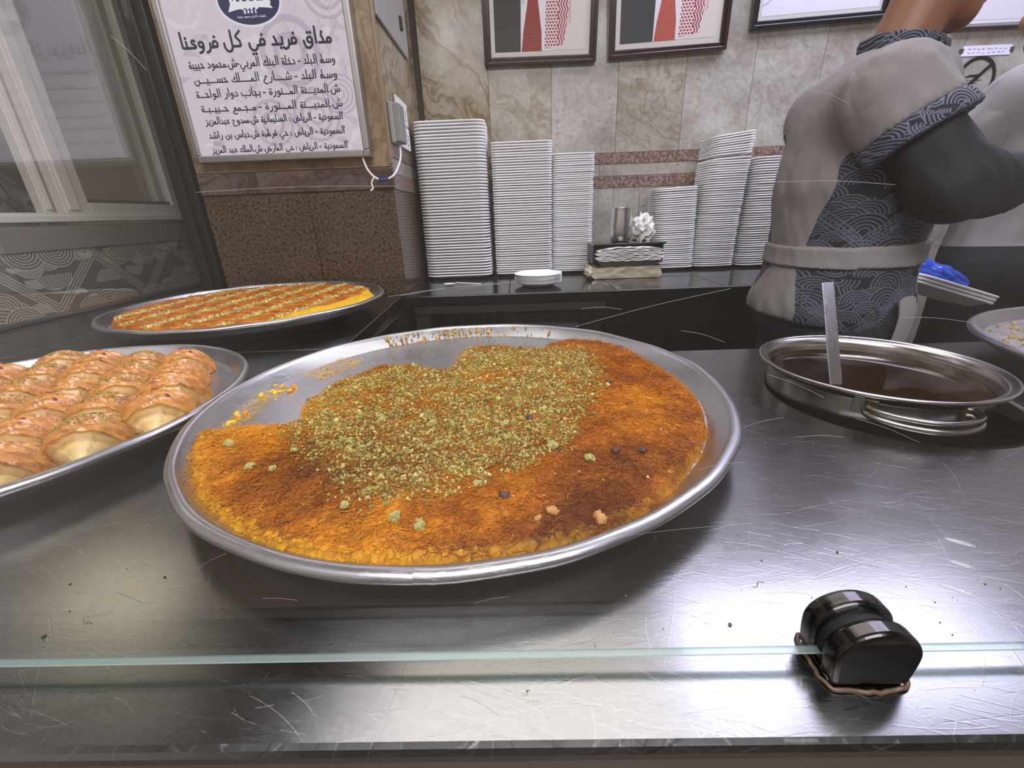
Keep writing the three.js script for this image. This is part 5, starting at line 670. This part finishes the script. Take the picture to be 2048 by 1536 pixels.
function person(label, pos, turn, o) {
  const t = thing('person', label, 'person', pos); t.rotation.y = turn; t.scale.setScalar(o.size ?? 1);
  const J = o.j, T = o.torso, skin = std({ color: C(o.skin), roughness: 0.5, name: 'skin' });
  const torso = (p, e) => { let d = 1e3; for (const [c, r] of T) d = smin(d, ell(p, c, r.map((x) => x + e)), 0.06); return d; };
  // body
  const limbs = []; for (const s of ['R', 'L']) { const [sh, el, wr] = [J['sh' + s], J['el' + s], J['wr' + s]]; limbs.push([sh, el, 0.05, 0.042], [el, V(el, wr, 0.3), 0.043, 0.043], [V(el, wr, 0.3), wr, 0.043, 0.028]); const h = J['hip' + s], kn = J['kn' + s], an = J['an' + s]; limbs.push([h, kn, 0.08, 0.055], [kn, V(kn, an, 0.3), 0.055, 0.052], [V(kn, an, 0.3), an, 0.052, 0.035], [an, J['toe' + s], 0.035, 0.028]); }
  limbs.push([J.neck, V(J.neck, J.head, 0.6), 0.056, 0.052]);
  const limbSDF = capsSDF(limbs, 0.025), [blo, bhi] = boundsOf(limbs, 0.05), body = nets((p) => smin(limbSDF(p), torso(p, -0.02), 0.04), [blo[0] - 0.06, blo[1], blo[2]], [bhi[0] + 0.06, bhi[1], bhi[2]], 0.0125);
  const hd = J.head, fx = Math.cos(o.look ?? 0), fy = Math.sin(o.look ?? 0), H = (x, y, z) => [hd[0] + x * fx - y * fy, hd[1] + x * fy + y * fx, hd[2] + z];
  const headSDF = (p) => { let x = p[0] - hd[0], y = p[1] - hd[1]; const q = [x * fx + y * fy, -x * fy + y * fx, p[2] - hd[2]], m = [q[0], q[1], Math.abs(q[2])];
    let d = ell(q, [-0.005, 0.02, 0], [0.097, 0.105, 0.077]); d = smin(d, ell(q, [0.03, -0.045, 0], [0.062, 0.065, 0.06]), 0.03); d = smin(d, ell(q, [0.068, -0.088, 0], [0.024, 0.021, 0.028]), 0.025); d = smin(d, cap(m, [-0.01, -0.055, 0.055], [0.055, -0.085, 0.03], 0.018, 0.017), 0.025);
    d = smin(d, cap(q, [0.09, 0.012, 0], [0.107, -0.022, 0], 0.008, 0.012), 0.012); d = smin(d, ell(m, [0.1, -0.027, 0.011], [0.01, 0.008, 0.009]), 0.008); d = smin(d, cap(m, [0.084, 0.022, 0.012], [0.07, 0.022, 0.045], 0.011, 0.009), 0.012); d = smin(d, ell(m, [0.07, -0.015, 0.042], [0.02, 0.018, 0.02]), 0.02);
    d = Math.max(d, -ell(m, [0.092, 0.006, 0.031], [0.014, 0.009, 0.014])); d = smin(d, ell(m, [0.079, 0.005, 0.031], [0.011, 0.009, 0.012]), 0.003); d = smin(d, ell(q, [0.092, -0.052, 0], [0.01, 0.0055, 0.022]), 0.004); d = smin(d, ell(q, [0.09, -0.064, 0], [0.011, 0.006, 0.019]), 0.004);
    d = smin(d, ell(m, [-0.005, -0.005, 0.078], [0.02, 0.032, 0.008]), 0.006); d = Math.max(d, -ell(m, [0.0, -0.003, 0.086], [0.011, 0.02, 0.006])); d = smin(d, cap(p, [J.neck[0] - hd[0] + hd[0], J.neck[1], J.neck[2]], H(-0.02, -0.05, 0), 0.057, 0.054), 0.03); return d; };
  const head = nets(headSDF, [hd[0] - 0.17, hd[1] - 0.19, hd[2] - 0.13], [hd[0] + 0.17, hd[1] + 0.16, hd[2] + 0.13], 0.0042), geos = [body, head], hands = {};
  for (const s of ['R', 'L']) { const c = hands[s] = handCaps(J['wr' + s], J['hd' + s], J['pn' + s], s === 'R' ? 1 : -1, o.curl ?? 0.3), [lo, hi] = boundsOf(c, 0.012); geos.push(nets(capsSDF(c, 0.008), lo, hi, 0.0036)); }
  part(t, 'body', mergeGeometries(geos.map((g) => { g.deleteAttribute('uv'); return g; })), skin);
  part(t, 'hair', nets((p) => { const x = p[0] - hd[0], y = p[1] - hd[1], q = [x * fx + y * fy, -x * fy + y * fx, p[2] - hd[2]]; return Math.max(ell(q, [-0.008, 0.026, 0], [0.103, 0.108, 0.083]) + 0.002 * n3(q[0] * 60, q[1] * 60, q[2] * 60), Math.min(0.06 - q[1], 1) * 0.7 + (q[0] > -0.02 ? (q[0] + 0.02) * 0.9 : 0) - 0.052 - Math.max(0, -q[0]) * 0.75); }, [hd[0] - 0.15, hd[1] - 0.12, hd[2] - 0.11], [hd[0] + 0.14, hd[1] + 0.16, hd[2] + 0.11], 0.006), std({ color: C(0x14110f), roughness: 0.6 }));
  for (const s of [-1, 1]) part(t, 'eye', new THREE.SphereGeometry(0.0105, 14, 10), std({ color: C(0xd8d4cc), roughness: 0.2 }), H(0.081, 0.005, s * 0.031));
  // clothes
  const [slo, shi] = [[-0.32, 0.72, -0.32], [0.36, 1.54, 0.32]], hem = o.hem;
  const shirt = nets((p) => { let d = torso(p, 0.014); d += fold(p, 0.0045, d); d = smin(d, cap(p, J.shR, J.shL, 0.07, 0.07), 0.05); d = smin(d, cap(p, J.shL, V(J.shL, J.elL, 0.6), 0.082, 0.07), 0.04); d = smin(d, cap(p, J.shR, V(J.shR, J.elR, 0.25), 0.08, 0.078), 0.04); return Math.max(d, hem[0] + hem[1] * p[0] - p[1], p[1] - J.neck[1] - 0.03 - 0.25 * Math.max(0, -p[0] + J.neck[0]), 0.058 - Math.hypot(p[0] - J.neck[0] - (p[1] - J.neck[1]) * 0.35, p[2]) - (p[1] < J.neck[1] - 0.02 ? 1 : 0)); }, slo, shi, 0.0075);
  part(t, 'shirt', planarUV(shirt, ...PX, ...PY), std({ map: o.print, roughness: 0.85, name: 'uniform_shirt' }));
  const grey = std({ map: o.plain, roughness: 0.85, name: 'uniform_grey' }), patt = std({ map: cuffT, roughness: 0.8, name: 'printed_cuff' }), dark = std({ color: C(o.under), roughness: 0.75, name: 'undershirt' });
  for (const s of ['R', 'L']) {
    const sh = J['sh' + s], el = J['el' + s], wr = J['wr' + s], ax = nrm(sub(el, sh)), cut = V(sh, el, o.sleeve), L = Math.hypot(...sub(el, sh)), cutN = nrm([ax[0], ax[1] + (o.cutTilt ?? 0), ax[2]]);
    const sE = V(sh, el, o.sleeve + 0.25), sl = (p) => { const d = cap(p, sh, sE, o.slR[0], o.slR[1]); return d + fold(p, 0.005, d); }, bl = [sh, V(sh, el, 1)], lo = [0, 1, 2].map((i) => Math.min(bl[0][i], bl[1][i]) - 0.14), hi = [0, 1, 2].map((i) => Math.max(bl[0][i], bl[1][i]) + 0.14), along = (p) => dot(sub(p, cut), cutN);
    const slv = part(t, 'sleeve', planarUV(nets((p) => Math.max(sl(p), along(p) + 0.035), lo, hi, 0.007), ...PX, ...PY), grey);
    part(slv, 'sleeve_cuff', planarUV(nets((p) => Math.max(sl(p) - 0.0015, along(p), -along(p) - 0.036), lo, hi, 0.0055), PX[0], PX[0] + 0.16, PY[0], PY[0] + 0.16), patt).userData.label = 'dark cuff printed with pale rings';
    const lo2 = [0, 1, 2].map((i) => Math.min(sh[i], el[i], wr[i]) - 0.1), hi2 = [0, 1, 2].map((i) => Math.max(sh[i], el[i], wr[i]) + 0.1), fa = nrm(sub(wr, el)), ce = V(el, wr, o.underEnd);
    part(t, 'undersleeve', nets((p) => { const d = smin(cap(p, V(sh, el, 0.2), el, o.unR, o.unR * 0.95), cap(p, el, wr, o.unR * 0.95, o.unR * 0.72), 0.02); return Math.max(d + fold(p, 0.004, d), dot(sub(p, ce), fa)); }, lo2, hi2, 0.0075), dark).userData.label = 'black undershirt sleeve';
  }
  part(t, 'collar', planarUV(nets((p) => { const y = p[1] - J.neck[1] - 0.002 - 0.2 * (J.neck[0] - p[0]), q = Math.hypot(p[0] - J.neck[0] - 0.01, p[2]) - 0.073 - y * 0.1; return Math.max(Math.abs(q) - 0.005, Math.abs(y) - 0.021); }, [J.neck[0] - 0.13, J.neck[1] - 0.08, -0.13], [J.neck[0] + 0.15, J.neck[1] + 0.1, 0.13], 0.005), PX[0], PX[0] + 0.16, PY[0], PY[0] + 0.16), patt);
  if (o.belt) { const sash_ = part(t, 'sash', planarUV(nets((p) => Math.max(Math.abs(p[1] - o.belt - 0.05 * p[0]) - 0.024, Math.abs(p[1] - o.belt) < 0.1 ? torso(p, 0.021) + fold(p, 0.002) : -1), slo, shi, 0.006), ...PX, ...PY), grey);
    part(sash_, 'sash_tail', tube([[0.035, o.belt - 0.09, 0.82], [0.035, o.belt - 0.13, 0.86], [0.03, o.belt - 0.2, 0.86], [0.025, o.belt - 0.27, 0.82]], 0.018, 24, 10).scale(1, 1, 0.25), grey); }
  const leg = (s) => [J['hip' + s], J['kn' + s], J['an' + s]];
  part(t, 'trousers', nets((p) => { let d = Math.max(torso(p, 0.003), p[1] - o.waist); for (const s of ['R', 'L']) { const [h, k, a] = leg(s); d = smin(d, cap(p, h, k, 0.105, 0.082), 0.03); d = smin(d, cap(p, k, a, 0.08, 0.07), 0.03); } return Math.max(d + fold(p, 0.004, d), 0.07 - p[1]); }, [-0.28, 0.05, -0.28], [0.3, o.waist + 0.03, 0.28], 0.0125), std({ color: C(o.trouser), roughness: 0.8 }));
  for (const s of ['R', 'L']) { const a = J['an' + s], e = J['toe' + s]; part(t, 'shoe', nets((p) => Math.max(smin(cap(p, [a[0] - 0.02, 0.045, a[2]], [e[0], 0.035, e[2]], 0.048, 0.042), cap(p, a, a, 0.05, 0.05), 0.03), 0.002 - p[1]), [Math.min(a[0], e[0]) - 0.09, -0.02, Math.min(a[2], e[2]) - 0.08], [Math.max(a[0], e[0]) + 0.08, 0.18, Math.max(a[2], e[2]) + 0.08], 0.009), std({ color: C(0x141414), roughness: 0.6 })); }
  if (o.glove) { const c = hands[o.glove], [lo, hi] = boundsOf(c, 0.014); part(t, 'glove', nets((p) => capsSDF(c, 0.012, 0.0022)(p) + 0.0014 * n3(p[0] * 120, p[1] * 120, p[2] * 120), lo, hi, 0.0034), phys({ color: C(0x1f4fc4), roughness: 0.32, clearcoat: 0.2, name: 'blue_glove' })).userData.label = 'blue disposable glove'; }
  return shade(t);
}
const TORSO = [[[0.0, 0.9, 0], [0.15, 0.13, 0.185]], [[0.01, 1.04, 0], [0.13, 0.13, 0.165]], [[0.0, 1.19, 0], [0.135, 0.16, 0.175]], [[0.0, 1.31, 0], [0.105, 0.1, 0.165]], [[0.015, 1.38, 0], [0.07, 0.05, 0.12]]];
const baseJ = { neck: [0.03, 1.435, 0], head: [0.1, 1.6, 0], shR: [-0.07, 1.335, 0.15], shL: [0.0, 1.345, -0.15], elR: [0.02, 1.17, 0.235], wrR: [0.31, 1.165, 0.17], hdR: [1, 0.1, -0.4], pnR: [0, -0.6, -1], elL: [0.14, 1.1, -0.27], wrL: [0.36, 0.972, -0.19], hdL: [1, -0.3, 0.02], pnL: [-0.3, -1, 0.1], hipR: [0, 0.9, 0.09], hipL: [0, 0.9, -0.09], knR: [0.02, 0.5, 0.1], knL: [0.02, 0.5, -0.1], anR: [-0.02, 0.09, 0.1], anL: [-0.02, 0.09, -0.1], toeR: [0.15, 0.045, 0.12], toeL: [0.15, 0.045, -0.12] };
const plainT = shirtPrint([], '#86817f');
const uniform = shirtPrint([[[-0.112, 1.27], [-0.09, 1.315], [-0.075, 1.32], [-0.045, 1.27], [-0.0, 1.215], [0.05, 1.175], [0.1, 1.11], [0.075, 1.05], [-0.124, 1.055]], [[-0.13, 1.05], [0.08, 1.04], [0.1, 0.94], [0.06, 0.86], [-0.14, 0.86], [-0.138, 0.94]]], '#86817f');
person('worker in grey uniform with ring print panels, black sleeves and blue glove, holding foam trays', [0.8, 0, -1.125], 0, { j: baseJ, torso: TORSO, skin: 0x8a5f45, look: -0.3, print: uniform, plain: plainT, under: 0x0d0e12, sleeve: 0.5, slR: [0.085, 0.092], unR: 0.068, underEnd: 0.42, hem: [0.86, -0.13], belt: 1.035, waist: 1.0, trouser: 0x2b2f31, glove: 'L', curl: 0.08 });
const j2 = { ...baseJ, elR: [0.12, 1.14, 0.27], wrR: [0.3, 1.06, 0.16], hdR: [1, 0, -0.3], elL: [0.12, 1.14, -0.27], wrL: [0.3, 1.06, -0.16], hdL: [1, 0, 0.3] };
person('second worker in plain grey shirt with dark lower apron, behind the first', [1.64, 0, -1.47], Math.PI / 2, { size: 1.045, j: j2, torso: TORSO, skin: 0x9a6e50, look: -0.2, print: shirtPrint([[[-0.42, 0.7], [0.42, 0.7], [0.42, 0.93], [-0.42, 0.98]]], '#8a8585', '#22222a'), plain: plainT, under: 0x26252a, sleeve: 0.62, slR: [0.085, 0.085], unR: 0.06, underEnd: 0.0, hem: [0.8, 0], waist: 1.0, trouser: 0x1f1f24, curl: 0.3 });
const stripesT = canvasTex(512, 512, (g, w, h) => { g.fillStyle = '#8d8c88'; g.fillRect(0, 0, w, h); g.strokeStyle = '#5b5b5d'; g.lineWidth = 4; for (let x = 0; x < w; x += 13) { g.beginPath(); g.moveTo(x, 0); g.lineTo(x, h); g.stroke(); } });
person('person in grey striped shirt standing in the room beyond the window', [-2.02, 0, -1.66], 0.2, { size: 0.97, j: j2, torso: TORSO, skin: 0x9a7048, print: stripesT, plain: stripesT, under: 0x6f6f70, sleeve: 0.5, slR: [0.08, 0.08], unR: 0.055, underEnd: -0.4, hem: [0.8, 0], waist: 1.0, trouser: 0x2a2a2e });
{ const h = 0.024, geo = trayGeo(0.28, 0.18, 0.03, foamProf(h)), lab = ['lowest', 'middle', 'topmost']; for (let i = 0; i < 3; i++) { const t = solo('held_foam_tray', geo, M.foam, `${lab[i]} of three nested white foam trays under the blue glove`, 'foam tray', 'foam trays held by the worker', [1.255 + 0.004 * i, 0.872 + i * 0.009, -1.33]); t.rotation.set(0.0, 0.06, -0.29); } }

// ---------- lamps ----------
function lamp(label, x, y, z, w, d, col, I, glow) {
  const t = thing('ceiling_light', label, 'light', [x, y, z]);
  part(t, 'housing', rbox(-w / 2 - 0.02, w / 2 + 0.02, 0, 0.05, -d / 2 - 0.02, d / 2 + 0.02, 0.006), M.white);
  part(t, 'diffuser', new THREE.PlaneGeometry(w, d).rotateX(Math.PI / 2).translate(0, -0.002, 0), std({ color: C(0x222222), emissive: C(col), emissiveIntensity: glow, name: 'light_diffuser' }));
  const l = new THREE.RectAreaLight(col, I, w, d); l.name = 'ceiling_lamp_glow'; l.position.set(x, y - 0.006, z); l.lookAt(x, 0, z); scene.add(l); return t;
}
lamp('long cool white ceiling light above the serving aisle by the workers', 1.55, 2.68, -1.5, 1.6, 0.7, 0xe0dfff, 9, 2.4);
lamp('long white ceiling light above the serving aisle before the portraits', 0.0, 2.68, -1.3, 1.3, 0.6, 0xfff8f0, 2.2, 0.7);
lamp('ceiling light over the customers side of the counter', 0.1, 2.68, 0.7, 2.0, 0.9, 0xfaf7ff, 10.5, 3);
lamp('ceiling light in the side room beyond the window', -2.2, 2.5, -1.7, 0.7, 0.55, 0xfff3d8, 2.2, 1.1);

scene.traverse((o) => { if (o.isLight && 'castShadow' in o) o.castShadow = true; });
renderer.render(scene, camera);
